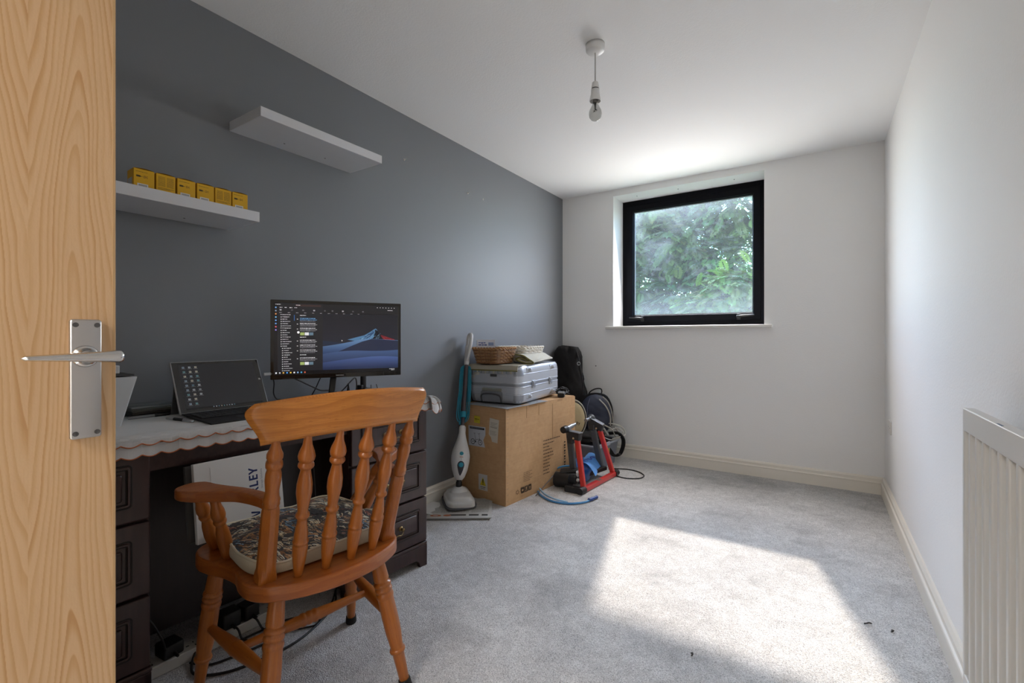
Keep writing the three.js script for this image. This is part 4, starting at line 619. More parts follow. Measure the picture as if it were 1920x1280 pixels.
// ---------------------------------------------------------------- silver suitcase lying flat
const CT = R(6.2), caseAt = [0.455, BH + 0.012, 1.475];    // front right bottom corner
const cs = (x, y, z) => { const p = V(x, y, z).applyAxisAngle(V(0, 1, 0), CT); return [p.x + caseAt[0], p.y + caseAt[1], p.z + caseAt[2]]; };
const CW = 0.4, CH = 0.252, CL = 0.69;
{
  const c = thing('suitcase', 'silver hard shell suitcase lying flat on the cardboard box', 'suitcase', caseAt, CT);
  const x0 = -CW / 2, z0 = -CL / 2, shell = (y, h) => rbox(CW, h, CL, 0.055, x0, y, z0, 6);
  // two shells with a groove between; each shell is a box with large round corners
  const half = (ya, yb, up) => { const n = 96, pr = up ? [[0, 1], [0.45, 1], [0.75, 0.985], [0.92, 0.955], [1, 0.9]] : [[0, 0.9], [0.08, 0.955], [0.25, 0.985], [0.55, 1], [1, 1]];
    const lim = (v) => { for (let i = 1; i < pr.length; i++) if (v <= pr[i][0]) return mix(pr[i - 1][1], pr[i][1], (v - pr[i - 1][0]) / (pr[i][0] - pr[i - 1][0])); return pr[pr.length - 1][1]; };
    const ringP = rrect(CW, CL, 0.05).getSpacedPoints(n);
    const wall = grid(n, 14, (u, v) => { const p = ringP[Math.round(u * n) % ringP.length], k = 1 - lim(v), f = 1 - k * 0.9; return [x0 + p.x - Math.sign(p.x) * Math.min(Math.abs(p.x), k * CW * 0.4), mix(ya, yb, v), z0 - (p.y - Math.sign(p.y) * Math.min(Math.abs(p.y), k * CW * 0.4))]; }, true);
    const lidY = up ? yb : ya, k = 1 - (up ? 0.9 : 0.9), cap = grid(24, 24, (u, v) => { const w = CW - k * CW * 0.8, l = CL - k * CW * 0.8; return [x0 + (u - 0.5) * w, lidY + (up ? 1 : -1) * 0.004 * (1 - Math.pow(Math.max(Math.abs(2 * u - 1), Math.abs(2 * v - 1)), 4)), z0 + (up ? 1 : -1) * (0.5 - v) * l]; });
    return [wall, cap]; };
  part(c, 'lower_shell', half(0.006, 0.118, false), M.silver); part(c, 'upper_shell', half(0.134, CH, true), M.silver);
  part(c, 'frame_band', [flat(rrect(CW - 0.006, CL - 0.006, 0.05), 0.018).translate(x0, 0.117, z0)], M.silverDark);
  // raised ribs that run round each shell
  const ribAt = (y, r, k = 0) => { const p = rrect(CW - k, CL - k, 0.05).getSpacedPoints(80).map((q) => [x0 + q.x, y, z0 - q.y]); return tube(p.slice(0, -1), r, 160, 6, true); };
  for (const y of [0.062, 0.112, 0.140, 0.198]) part(c, 'rib', ribAt(y, 0.0042, y === 0.198 ? 0.006 : 0.004), M.silver);
  // corner guards
  for (const [sx, sz] of [[0, 0], [-1, 0], [0, -1], [-1, -1]]) for (const y of [0.04, 0.214]) { const pts = []; for (let i = 0; i <= 8; i++) { const a = i / 8 * Math.PI / 2, cx = sx ? -CW + 0.05 : -0.05, cz = sz ? -CL + 0.05 : -0.05; pts.push([cx + (sx ? -1 : 1) * Math.cos(a) * 0.0505, cz + (sz ? -1 : 1) * Math.sin(a) * 0.0505]); }
    part(c, 'corner_guard', sheet(8, 4, (u, v) => { const p = pts[Math.round(u * 8)], k = Math.pow(y < 0.1 ? 1 - v : v, 3) * 0.01; return [p[0] + (sx ? 1 : -1) * k, y - 0.028 + 0.056 * v, p[1] + (sz ? 1 : -1) * k]; }, (sx === sz ? -1 : 1) * 0.003), M.silverDark); }
  // feet on the long side towards the room
  for (const z of [-0.13, -0.53]) for (const y of [0.045, 0.222]) part(c, 'side_foot', [lathe([[0, 0.026], [0.008, 0.0255], [0.011, 0.022], [0.012, 0.006], [0.019, 0.003], [0.02, 0], [0, 0]], 20).rotateZ(-Math.PI / 2), rbox(0.008, 0.03, 0.06, 0.004, 0.001, 0, 0)], M.silver, [-0.004, y, z]);
  for (const z of [-0.2, -0.5]) part(c, 'latch', [rbox(0.012, 0.05, 0.052, 0.004, 0.002, 0.122, z), rbox(0.006, 0.03, 0.034, 0.003, 0.009, 0.124, z)], M.silverDark);
  // handle side faces the camera's left: pull handle, label plate and sticker
  part(c, 'pull_handle', capped([[-0.29, 0.012, 0.001], [-0.29, 0.05, 0.008], [-0.27, 0.062, 0.01], [-0.17, 0.062, 0.01], [-0.145, 0.05, 0.008], [-0.14, 0.012, 0.001]], 0.006, 60, 8), std('#4b4e53', 0.4));
  part(c, 'handle_recess', extrude(rrect(0.17, 0.07, 0.02), 0.003, 0.001), M.silverDark, [-0.215, 0.05, -0.001]);
  part(c, 'carry_handle', [rbox(0.15, 0.022, 0.012, 0.008, -0.21, 0.092, 0.004, 3)], std('#8f9188', 0.45));
  part(c, 'name_plate', rbox(0.05, 0.017, 0.003, 0.005, -0.2, 0.188, 0.001), std('#44484d', 0.5)); part(c, 'badge', rbox(0.05, 0.018, 0.002, 0.003, -0.125, 0.186, 0.001), std('#cfd2d5', 0.3, { metalness: 0.6 }));
  part(c, 'travel_sticker', card(0.048, 0.06), std('#ffffff', 0.6, { map: canvasTex(96, 120, (g, w, h) => { g.fillStyle = '#c8bfa8'; g.fillRect(0, 0, w, h); g.fillStyle = '#7fa0b8'; g.fillRect(0, 0, w, 40); g.fillStyle = '#e8e2d2'; g.save(); g.rotate(-0.5); g.fillRect(-20, 80, 120, 26); g.fillStyle = '#9d8456'; g.fillRect(-20, 112, 120, 10); g.restore(); }) }), [-0.335, 0.196, -0.0005]);
  for (const x of [-0.045, -0.355]) part(c, 'wheel', [cyl(0.024, 0.024, 0.018, 24).rotateZ(Math.PI / 2), cyl(0.008, 0.008, 0.022, 12).rotateZ(Math.PI / 2), rbox(0.028, 0.05, 0.02, 0.005, 0, 0.0, 0.016)], M.blackRubber, [x, 0.195, -CL - 0.016]);
}
// flat cloth over the suitcase and a rolled throw
{
  const top = CH + 0.0055, oliveM = std('#77713f', 0.9), clothM = std('#b9b5a6', 0.95, { bumpMap: rep(T.weave, 10, 10), bumpScale: 0.0005 });
  const c = thing('flat_cloth', 'pale grey cloth with olive edge lying flat over the suitcase end', 'cloth', caseAt, CT);
  const f = (u, v) => { const x = mix(-0.395, -0.02, u), s = v * 0.302, e = 0.05 * Math.sin(u * 5) * 0.1; if (s < 0.25) return [x, top + 0.003 * fbm(x * 14, s * 14, 0, 0, 2, 3), -0.263 + s + e]; const a = Math.min(1.35, (s - 0.25) / 0.03), h = Math.max(0, s - 0.25 - 0.0405); return [x, top - 0.03 * (1 - Math.cos(a)) - h, -0.013 + 0.022 * Math.sin(a) + e]; };
  part(c, 'cloth_sheet', sheet(40, 30, f, -0.006), clothM);
  const hem = []; for (let i = 0; i <= 40; i++) { const p = f(i / 40, 1); hem.push([p[0], p[1] - 0.001, p[2] + 0.002]); } part(c, 'olive_edge', tube(hem, 0.0042, 80, 7), oliveM, null, 'olive edge');
  for (let i = 0; i < 12; i++) { const p = f((i + 0.5) / 12, 1); part(c, 'tassel', rbox(0.012, 0.02, 0.004, 0.0015, p[0], p[1] - 0.012, p[2] + 0.002), std(i % 2 ? '#8f9aa6' : '#c9c6bb', 0.95)); }
  const t = thing('rolled_throw', 'cream throw with olive hem folded and rolled on top of the suitcase', 'throw', cs(-0.012, CH + 0.006, -0.33), CT + R(4));
  const prof = [[-0.118, 0.068], [-0.09, 0.066], [-0.055, 0.058], [-0.018, 0.036], [0.016, 0.014], [-0.006, 0.008], [-0.045, 0.010], [-0.09, 0.022], [-0.112, 0.036], [-0.09, 0.046], [-0.05, 0.036], [-0.018, 0.024]];
  const crv = new THREE.CatmullRomCurve3(prof.map(([x, y]) => V(x, y, 0)));
  part(t, 'throw_sheet', sheet(60, 24, (u, v) => { const p = crv.getPoint(u); return [p.x + 0.006 * Math.sin(v * 6), Math.max(0.009, p.y + 0.006 * (fbm(u * 6, v * 5, 0, 0, 2, 5) - 0.5)) + 0.012 * v * Math.sin(u * 3.1), 0.16 - 0.42 * v]; }, 0.0085), std('#d9d6c8', 0.95, { bumpMap: rep(T.weave, 10, 10), bumpScale: 0.0006 }));
  const hem2 = []; for (let i = 0; i <= 60; i++) { const p = crv.getPoint(i / 60); hem2.push([p.x - 0.0, Math.max(0.009, p.y) - 0.003, 0.161]); } part(t, 'olive_hem', tube(hem2, 0.0052, 140, 7), oliveM, null, 'olive hem');
}
// baskets woven round stakes
function basket(name, label, at, turn, w, l, h, mats, rows) {
  const b = thing(name, label, 'basket', at, turn, undefined), NS = 34;
  const wallAt = (t, a, off) => { const p = 4.2, c0 = Math.cos(a), s0 = Math.sin(a), k = Math.pow(Math.pow(Math.abs(c0), p) + Math.pow(Math.abs(s0), p), -1 / p), f = mix(0.80, 1, t); return [c0 * k * (w / 2 * f + off), h * t, s0 * k * (l / 2 * f + off)]; };
  const strands = [[], []];
  for (let r = 0; r < rows; r++) { const pts = []; for (let i = 0; i < NS * 4; i++) { const a = i / (NS * 4) * 2 * Math.PI; pts.push(wallAt((r + 0.6) / (rows + 0.4), a, 0.0042 * Math.sin(a * NS / 2 + r * Math.PI))); } strands[r % 2].push(tube(pts, h / rows * 0.47, NS * 6, 6, true)); }
  part(b, 'weave', strands[0], mats[0]); part(b, 'weave', strands[1], mats[1]);
  const st = []; for (let i = 0; i < NS; i++) { const a = (i + 0.5) / NS * 2 * Math.PI; st.push(rod(wallAt(0.02, a, 0), wallAt(0.98, a, 0), 0.0028, 0.0028, 6)); } part(b, 'stake', st, mats[0]).userData.kind = 'stuff';
  const rim = [[], []]; for (let i = 0; i < NS * 4; i++) { const a = i / (NS * 4) * 2 * Math.PI; for (const k of [0, 1]) { const ph = a * NS * 0.5 + k * Math.PI, q = wallAt(1, a, 0.005 * Math.cos(ph)); q[1] += 0.005 * Math.sin(ph) + 0.003; rim[k].push(q); } }
  part(b, 'braided_rim', rim.map((p) => tube(p, 0.0055, NS * 8, 6, true)), mats[1]);
  part(b, 'base', flat(smoothShape(Array.from({ length: 24 }, (_, i) => { const q = wallAt(0.03, i / 24 * 2 * Math.PI, 0); return [q[0], -q[2]]; })), 0.008), mats[0]);
  return [b, wallAt];
}
{
  const y = caseAt[1] + CH + 0.013;
  const [b, wallAt] = basket('wicker_basket', 'brown wicker basket wrapped in clear film at the near end of the suitcase', [0.2, y, 1.405], R(5), 0.235, 0.27, 0.098, [std('#8a5f38', 0.7), std('#a57a4c', 0.65)], 9);
  part(b, 'clear_film', grid(80, 6, (u, v) => { const a = u * 2 * Math.PI, p = wallAt(mix(0.06, 1.0, v), a, 0.0095 + 0.003 * fbm(u * 40, v * 5, 40, 5, 2, 6)); return p; }, true), phy('#ffffff', 0.06, { transmission: 1, thickness: 0, ior: 1.45, side: THREE.DoubleSide }));
  basket('wicker_basket', 'white painted wicker basket at the window end of the suitcase', [0.2, y, 1.06], R(5), 0.235, 0.40, 0.100, [std('#cfc8ba', 0.75), std('#e0dacd', 0.7)], 8);
  const t = thing('tissue_carton', 'small white carton with blue print standing in the brown basket', 'box', [0.128, y + 0.01, 1.41], R(38));
  part(t, 'carton_body', rbox(0.128, 0.15, 0.07, 0.001, 0, 0.075, 0), std('#c9ccd4', 0.55));
  part(t, 'front_print', card(0.124, 0.146), std('#ffffff', 0.5, { map: canvasTex(256, 300, (g, w, h) => { g.fillStyle = '#d9dde6'; g.fillRect(0, 0, w, h); g.fillStyle = '#2f4f9a'; squiggle(g, 20, 34, 100, 18, 1); squiggle(g, 20, 62, 120, 22, 2); g.fillStyle = '#8fa2c8'; g.fillRect(160, 34, 76, 46); g.fillStyle = '#a0a8b8'; for (let i = 0; i < 4; i++) squiggle(g, 20, 100 + i * 16, 190, 7, 5 + i); }) }), [0, 0.075, 0.0354]);
  part(t, 'end_print', card(0.062, 0.03).rotateY(-Math.PI / 2), std('#3c4f8a', 0.5), [-0.0645, 0.13, -0.001]);
}

// ---------------------------------------------------------------- papers and steam mop by the grey wall
{
  const news = (label, at, turn, w, l, k) => { const n = thing('newspaper', label, 'newspaper', at, turn, 'newspapers under the steam mop');
    const tex = canvasTex(384, 512, (g, a, b) => { g.fillStyle = '#b4b2ad'; g.fillRect(0, 0, a, b); g.fillStyle = '#2e2c2a'; if (k) { squiggle(g, 130, 424, 230, 52, 2); g.fillStyle = '#a8603c'; g.beginPath(); g.ellipse(50, 450, 34, 24, 0, 0, 7); g.ellipse(118, 448, 24, 22, 0, 0, 7); g.fill(); g.fillStyle = '#b4b2ad'; g.beginPath(); g.ellipse(50, 450, 16, 10, 0, 0, 7); g.fill(); g.fillStyle = '#77756f'; g.fillRect(140, 20, 106, 90); } g.fillStyle = '#6f6d68'; for (let i = 0; i < 20; i++) for (let c = 0; c < 3; c++) squiggle(g, 20 + c * 120, 30 + i * 18, 106, 8, i * 3 + c); });
    for (let i = 0; i < 4; i++) { const o = part(n, 'page', sheet(14, 14, (u, v) => [(u - 0.5) * w + i * 0.004 * (i % 2 ? 1 : -1), 0.0025 + i * 0.0036 + 0.0016 * Math.sin(u * 7 + i) * v, (0.5 - v) * l + i * 0.003], 0.0028), std(i === 3 ? '#ffffff' : ['#8f8e8a', '#b5b4b0', '#a2a19d'][i], 0.85, i === 3 ? { map: tex } : {})); } return n; };
  news('folded grey newspaper with bold print under the steam mop', [0.215, 0.001, 1.80], R(35), 0.38, 0.32, 1);
  const c = thing('crumpled_paper', 'crumpled sheet of grey paper at the foot of the desk end', 'paper', [0.03, 0.001, 1.94], R(30));
  part(c, 'sheet', sheet(14, 14, (u, v) => [(u - 0.5) * 0.26, 0.006 + 0.02 * fbm(u * 4, v * 4, 0, 0, 2, 44) * Math.sin(u * 3) , (v - 0.5) * 0.2], 0.001), M.paper);
}
{
  const m = thing('steam_mop', 'white and teal steam mop leaning on the grey wall', 'steam mop', [0.165, 0.019, 1.748], 0);
  const wp = std('#d6d5d2', 0.35), teal = std('#1f8aa3', 0.5), dark = std('#34333a', 0.45), shaft = std('#4a4247', 0.45);
  // foot: wedge-shaped head with a rounded dome
  const q = R(-40), foot = (g) => g.rotateY(q);
  part(m, 'mop_pad', foot(flat(smoothShape([[-0.115, -0.09], [0.115, -0.09], [0.138, -0.07], [0.132, 0.07], [0.11, 0.092], [-0.11, 0.092], [-0.132, 0.07], [-0.138, -0.07]]), 0.012, 0.003)), std('#55565a', 0.95), [0, 0.0, 0]);
  part(m, 'mop_head', foot(grid(64, 14, (u, v) => { const a = u * 2 * Math.PI, p = 5, c0 = Math.cos(a), s0 = Math.sin(a), k = Math.pow(Math.pow(Math.abs(c0), p) + Math.pow(Math.abs(s0), p), -1 / p); const pr = [[1, 0.0], [1, 0.02], [0.975, 0.027], [0.90, 0.031], [0.87, 0.034], [0.80, 0.050], [0.70, 0.058], [0.3, 0.066], [0, 0.068]], f = v * 8, i = Math.min(7, f | 0), t = f - i, r = mix(pr[i][0], pr[i + 1][0], t), y = mix(pr[i][1], pr[i + 1][1], t); const taper = 1 - 0.10 * s0 * k; return [c0 * k * 0.134 * r * taper, 0.012 + y, s0 * k * 0.088 * r]; }, true)), wp);
  part(m, 'dome', lathe([[0.062, 0.05], [0.06, 0.066], [0.05, 0.084], [0.035, 0.095], [0.02, 0.102], [0, 0.104]], 32), wp);
  // everything above follows the leaning axis
  const A = V(0, 0.1, 0), B = V(-0.118, 1.1, -0.248), y = B.clone().sub(A).normalize(), n = V(1, 0, 1).addScaledVector(y, -V(1, 0, 1).dot(y)).normalize(), x = new THREE.Vector3().crossVectors(y, n);
  const ax = (g) => g.applyMatrix4(new THREE.Matrix4().makeBasis(x, y.clone().multiplyScalar(0.92), n).setPosition(A));     // +z looks at the room
  part(m, 'swivel_neck', ax(lathe([[0.0, -0.008], [0.018, -0.006], [0.019, 0.03], [0.016, 0.036], [0.017, 0.05], [0, 0.052]], 20)), M.black);
  const bp = [[0.0, 0.042], [0.02, 0.044], [0.034, 0.064], [0.050, 0.11], [0.0595, 0.165], [0.0605, 0.205], [0.054, 0.245], [0.040, 0.29], [0.0285, 0.33], [0.0215, 0.365], [0.0225, 0.39], [0.0215, 0.405], [0.014, 0.416], [0, 0.418]];
  const body = part(m, 'body', ax(lathe(bp, 40).scale(1, 1, 0.86)), wp);
  const rAt = (h) => { for (let i = 1; i < bp.length; i++) if (h <= bp[i][1]) return mix(bp[i - 1][0], bp[i][0], (h - bp[i - 1][1]) / (bp[i][1] - bp[i - 1][1])); return 0; };
  const wrap = (pts, lift) => pts.map(([X, Y]) => { const r = rAt(Y) * 0.995; return [X, Y, Math.sqrt(Math.max(0.00002, r * r - X * X)) * 0.86 + lift]; });
  const fan = (pts, lift) => { const c0 = pts.reduce((a, p) => [a[0] + p[0] / pts.length, a[1] + p[1] / pts.length], [0, 0]); return grid(pts.length, 6, (u, v) => { const p = pts[Math.round(u * pts.length) % pts.length]; return wrap([[mix(c0[0], p[0], v), mix(c0[1], p[1], v)]], lift * (v > 0.85 ? 0.4 : 1))[0]; }, true); };
  const circ = (cx, cy, r, n0 = 28) => Array.from({ length: n0 }, (_, i) => [cx + r * Math.cos(i / n0 * 6.2832), cy + r * Math.sin(i / n0 * 6.2832)]);
  part(body, 'water_window', ax(fan(Array.from({ length: 40 }, (_, i) => { const a = i / 40 * 6.2832, s = Math.sin(a), k = s > 0 ? 1 : 1 - 0.45 * -s; return [0.0225 * Math.cos(a) * k, 0.142 + (s > 0 ? 0.03 : 0.068) * s]; }), 0.0015)), dark, null, 'dark teardrop window');
  part(body, 'dial', ax(fan(circ(0.0, 0.146, 0.0165), 0.0045)), teal, null, 'teal dial'); part(body, 'button', ax(fan(circ(0, 0.222, 0.0125), 0.003)), teal, null, 'teal button');
  part(body, 'indicator', ax(fan(circ(0, 0.184, 0.0025, 10), 0.001)), dark); part(body, 'lettering', ax(fan(Array.from({ length: 24 }, (_, i) => { const a = i / 24 * 6.2832; return [0.013 * Math.cos(a), 0.198 + 0.003 * Math.sin(a)]; }), 0.0006)), std('#b5897c', 0.6));
  part(m, 'lower_shaft', ax(cyl(0.012, 0.012, 0.12, 20, 0, 0.46, 0)), shaft);
  part(m, 'collar', ax(lathe([[0, 0.472], [0.0185, 0.472], [0.0195, 0.477], [0.0195, 0.51], [0.017, 0.516], [0, 0.516]], 24)), teal, null, 'teal collar');
  part(m, 'shaft', ax(cyl(0.0135, 0.0135, 0.40, 20, 0, 0.715, 0)), shaft);
  // loop handle
  const hl = part(m, 'handle', [ax(lathe([[0, 0.855], [0.0155, 0.856], [0.017, 0.87], [0.0175, 0.96], [0.0165, 1.0], [0, 1.0]], 24)), ax(tube([[0, 0.98, 0], [0.0, 1.03, 0], [0.001, 1.065, 0.002], [0.008, 1.084, 0.014], [0.014, 1.082, 0.032], [0.016, 1.06, 0.044], [0.014, 1.01, 0.046], [0.008, 0.95, 0.034], [0.003, 0.905, 0.016], [0, 0.885, 0.006]], 0.0125, 80, 12))], std('#cfcecb', 0.4));
  // teal mains lead wound between collar and handle
  for (let k = 0; k < 5; k++) { const s = k % 2 ? 1 : -1, o = 0.019 + 0.005 * k; part(m, 'mains_lead', ax(tube([[0.0, 0.86 - 0.004 * k, -0.014], [s * o * 0.75, 0.84, -0.012 + 0.003 * k], [s * o, 0.76, -0.006], [s * (o + 0.002 * Math.sin(k)), 0.66, 0.002], [s * (o + 0.004), 0.56, -0.002], [s * o * 0.9, 0.475 - 0.006 * k, -0.004], [0.0, 0.45 - 0.005 * k, -0.016], [-s * o * 0.7, 0.475, -0.012], [-s * o, 0.58, -0.01], [-s * o * 0.95, 0.76, -0.01], [-s * o * 0.6, 0.85, -0.014]], 0.0029, 120, 7, true)), teal, null, 'teal mains lead'); }
  part(m, 'lead_hook', ax(rbox(0.022, 0.03, 0.02, 0.004, -0.012, 0.435, -0.018)), teal);
}

// ---------------------------------------------------------------- bike trainer and the clutter round it
{
  const t = thing('bike_trainer', 'red and grey folding turbo trainer stand beside the cardboard box', 'bike trainer', [0.7, 0, 0.87], 0);
  const P = (x, y, z) => [x - 0.7, y, z - 0.87];
  const red = phy('#c8302a', 0.32, { clearcoat: 0.4 }), gy = std('#4d5155', 0.4, { metalness: 0.2 }), blk = std('#17181a', 0.5), alu = std('#a3aab2', 0.3, { metalness: 0.8 });
  const F0 = P(0.725, 0.02, 1.10), F1 = P(0.765, 0.022, 0.60), K0 = P(0.655, 0.35, 1.045), K1 = P(0.675, 0.355, 0.69);
  part(t, 'front_bar', bar(F0, F1, 0.034, 0.034, 0.006, V(0, 1, 0)), red, null, 'red floor bar');
  part(t, 'front_leg', bar(P(0.722, 0.03, 1.085), K0, 0.034, 0.03, 0.006, V(0, 0, 1)), red, null, 'red leg'); part(t, 'front_leg', bar(P(0.757, 0.03, 0.635), K1, 0.034, 0.03, 0.006, V(0, 0, 1)), red, null, 'red leg');
  part(t, 'badge', rbox(0.03, 0.001, 0.05, 0.0004, 0, 0, 0), std('#6c5f55', 0.5), [F0[0] * 0.5 + F1[0] * 0.5 , 0.0375, 0.0]);
  part(t, 'end_foot', rod(P(0.722, 0.021, 1.15), P(0.726, 0.021, 1.085), 0.0245, 0.0245, 20), blk); part(t, 'end_foot', rod(P(0.764, 0.024, 0.625), P(0.767, 0.024, 0.575), 0.0245, 0.0245, 20), blk);
  part(t, 'bar_end_foot', bar(P(0.60, 0.02, 1.125), P(0.722, 0.021, 1.12), 0.045, 0.045, 0.012, V(0, 0, 1)), blk);
  const G0 = P(0.60, 0.07, 0.985), G1 = P(0.672, 0.05, 0.655), T0 = P(0.588, 0.395, 1.035), T1 = P(0.605, 0.435, 0.7);
  part(t, 'rear_upright', bar(G0, T0, 0.045, 0.032, 0.008, V(0, 0, 1)), gy, null, 'grey upright'); part(t, 'rear_upright', bar(G1, T1, 0.045, 0.032, 0.008, V(0, 0, 1)), gy, null, 'grey upright');
  part(t, 'cross_tube', bar(P(0.62, 0.062, 1.03), P(0.70, 0.062, 0.64), 0.036, 0.03, 0.008, V(0, 1, 0)), blk);
  for (const [K, T] of [[K0, T0], [K1, T1]]) {
    const b = part(t, 'hinge_bracket', [bar([T[0] - 0.012, T[1] - 0.02, T[2]], [K[0] + 0.028, K[1] + 0.018, K[2]], 0.055, 0.046, 0.010, V(0, 0, 1)), rbox(0.05, 0.05, 0.05, 0.012, T[0] + 0.014, T[1] - 0.06, T[2])], std('#2b2c2f', 0.4));
    part(b, 'bolt', cyl(0.0075, 0.0075, 0.006, 12).rotateX(Math.PI / 2), M.chrome, [mix(T[0], K[0], 0.75), mix(T[1], K[1], 0.75) - 0.002, K[2] + 0.026]);
    part(b, 'cap_plate', bar([T[0] + 0.016, T[1] + 0.006, T[2]], [K[0] + 0.03, K[1] + 0.047, K[2]], 0.005, 0.05, 0.002, V(0, 0, 1)), alu);
  }
  // clamps that hold the wheel axle
  const c0 = part(t, 'axle_clamp', [rod([T0[0] - 0.01, T0[1] + 0.022, T0[2] + 0.03], [T0[0] - 0.008, T0[1] + 0.03, T0[2] - 0.06], 0.0165, 0.0165, 18), rod([T0[0] - 0.008, T0[1] + 0.03, T0[2] - 0.06], [T0[0] - 0.006, T0[1] + 0.034, T0[2] - 0.105], 0.0115, 0.0115, 16), bar([T0[0] + 0.0, T0[1] - 0.06, T0[2] - 0.01], [T0[0] - 0.01, T0[1] + 0.025, T0[2] - 0.01], 0.028, 0.04, 0.006)], alu);
  part(c0, 'tightening_knob', rod([T0[0] - 0.011, T0[1] + 0.021, T0[2] + 0.075], [T0[0] - 0.01, T0[1] + 0.022, T0[2] + 0.03], 0.0235, 0.0265, 14), blk);
  part(t, 'axle_clamp', [rod([T1[0], T1[1] + 0.01, T1[2] + 0.0], [T1[0] - 0.004, T1[1] + 0.004, T1[2] + 0.075], 0.0115, 0.0115, 16), rod([T1[0] - 0.004, T1[1] + 0.004, T1[2] + 0.075], [T1[0] - 0.004, T1[1] + 0.003, T1[2] + 0.085], 0.014, 0.014, 12)], alu);
  part(t, 'clamp_housing', [ball(0.03, 18, T1[0], T1[1] + 0.006, T1[2] - 0.01), rod([T1[0], T1[1] + 0.01, T1[2]], [T1[0] - 0.002, T1[1] + 0.006, T1[2] + 0.035], 0.019, 0.016, 16)], gy);
  // resistance roller unit
  part(t, 'roller_unit', [rod(P(0.505, 0.055, 1.075), P(0.62, 0.06, 1.075), 0.052, 0.048, 28), bar(P(0.53, 0.07, 1.05), P(0.66, 0.075, 1.03), 0.07, 0.11, 0.018), bar(P(0.52, 0.105, 1.045), P(0.64, 0.12, 0.99), 0.02, 0.10, 0.008), rod(P(0.505, 0.055, 1.075), P(0.495, 0.055, 1.075), 0.03, 0.03, 20)], blk);
  part(t, 'roller', rod(P(0.62, 0.07, 0.96), P(0.64, 0.075, 0.86), 0.022, 0.022, 20), M.black);
  part(t, 'adjuster_knob', [rod(P(0.665, 0.10, 1.06), P(0.675, 0.13, 1.075), 0.011, 0.014, 12), ball(0.012, 10, ...P(0.676, 0.075, 1.08))], std('#c7c9ca', 0.4));
}
{
  const b = thing('blue_bag', 'blue plastic carrier bag crumpled behind the bike trainer', 'bag', [0.585, 0, 0.815], R(15));
  const bl = phy('#3a76c2', 0.35, { side: THREE.DoubleSide, clearcoat: 0.2 });
  part(b, 'bag_body', grid(48, 24, (u, v) => { const a = u * 2 * Math.PI, r = Math.sin(v * Math.PI) ** 0.6, nz = fbm(u * 7, v * 5, 7, 0, 3, 61) - 0.5; return [Math.cos(a) * 0.08 * r * (1 + nz * 0.5), 0.075 - 0.074 * Math.cos(v * Math.PI) * (1 + 0.25 * nz), Math.sin(a) * 0.16 * r * (1 + nz * 0.5)]; }, true), bl);
  part(b, 'bag_flap', sheet(20, 14, (u, v) => [0.02 + 0.1 * v + 0.008 * Math.sin(u * 9), 0.156 - 0.075 * v * v + 0.012 * Math.sin(u * 7 + v * 3), (u - 0.55) * 0.33], 0.0015), phy('#5a97dc', 0.3, { side: THREE.DoubleSide, clearcoat: 0.3 }));
  part(b, 'drawstring', capped([[0.03, 0.165, 0.09], [0.05, 0.168, 0.05], [0.075, 0.16, 0.02], [0.06, 0.168, -0.01], [0.085, 0.158, -0.05]], 0.0035, 40, 6), std('#1c2f86', 0.5));
}
{
  // hydration hose on the carpet
  const h = thing('drinking_hose', 'translucent blue hose curling out on the carpet in front of the trainer', 'hose', [0, 0, 0]);
  const bl = phy('#5aa0d6', 0.2, { transmission: 0.3, thickness: 0 });
  part(h, 'hose', tube([[0.60, 0.13, 0.93], [0.5, 0.12, 1.0], [0.42, 0.07, 1.07], [0.40, 0.03, 1.13], [0.445, 0.0085, 1.235], [0.53, 0.0075, 1.325], [0.64, 0.0075, 1.372], [0.75, 0.0075, 1.345], [0.815, 0.008, 1.275], [0.832, 0.009, 1.225]], 0.0068, 140, 9), bl);
  part(h, 'hose', tube([[0.45, 0.022, 1.225], [0.54, 0.0205, 1.31], [0.64, 0.019, 1.355], [0.73, 0.012, 1.345]], 0.0055, 60, 8), std('#9cc4e0', 0.35));
  part(h, 'bite_valve', [rod([0.828, 0.012, 1.235], [0.838, 0.012, 1.195], 0.011, 0.0125, 14), rod([0.838, 0.012, 1.195], [0.848, 0.012, 1.15], 0.009, 0.011, 14), rbox(0.03, 0.012, 0.012, 0.003, 0.832, 0.014, 1.215)], std('#2a4a8c', 0.4), null, 'dark blue bite valve');
}
cable('thin black lead looping on the carpet right of the trainer', [[0.72, 0.05, 0.62], [0.69, 0.02, 0.5], [0.70, F, 0.43], [0.80, F, 0.395], [0.9, F, 0.425], [0.955, F, 0.50], [0.945, F, 0.575], [0.87, F, 0.625], [0.78, F, 0.615], [0.74, 0.012, 0.60]], 0.0042, M.cableBlack, 120);
solo('thin_rod', [rod([0.485, 0.002, 1.33], [0.478, 0.075, 1.06], 0.0028), rod([0.478, 0.075, 1.06], [0.468, 0.17, 0.79], 0.002)], std('#4b4a48', 0.4, { metalness: 0.4 }), 'thin dark rod slanting up against the cardboard box', 'rod');
solo('cable', capped([[0.47, 0.085, 1.02], [0.46, 0.12, 0.97], [0.466, 0.16, 0.9], [0.475, 0.19, 0.85]], 0.003, 40, 6), std('#8a9096', 0.4, { metalness: 0.4 }), 'short pale wire by the box corner behind the hose', 'cable');
{
  const b = thing('patterned_strap', 'narrow black and white patterned strap hanging down the box corner', 'strap', [0.555, 0.03, 0.8], 0);
  for (let i = 0; i < 11; i++) part(b, 'strap_patch', rbox(0.004, 0.0215, 0.018, 0.001, -0.004 + 0.0015 * i * 0.3, 0.03 + i * 0.0222, -0.002 * i), std(i % 2 ? '#17171a' : '#5f5d58', 0.8));
}
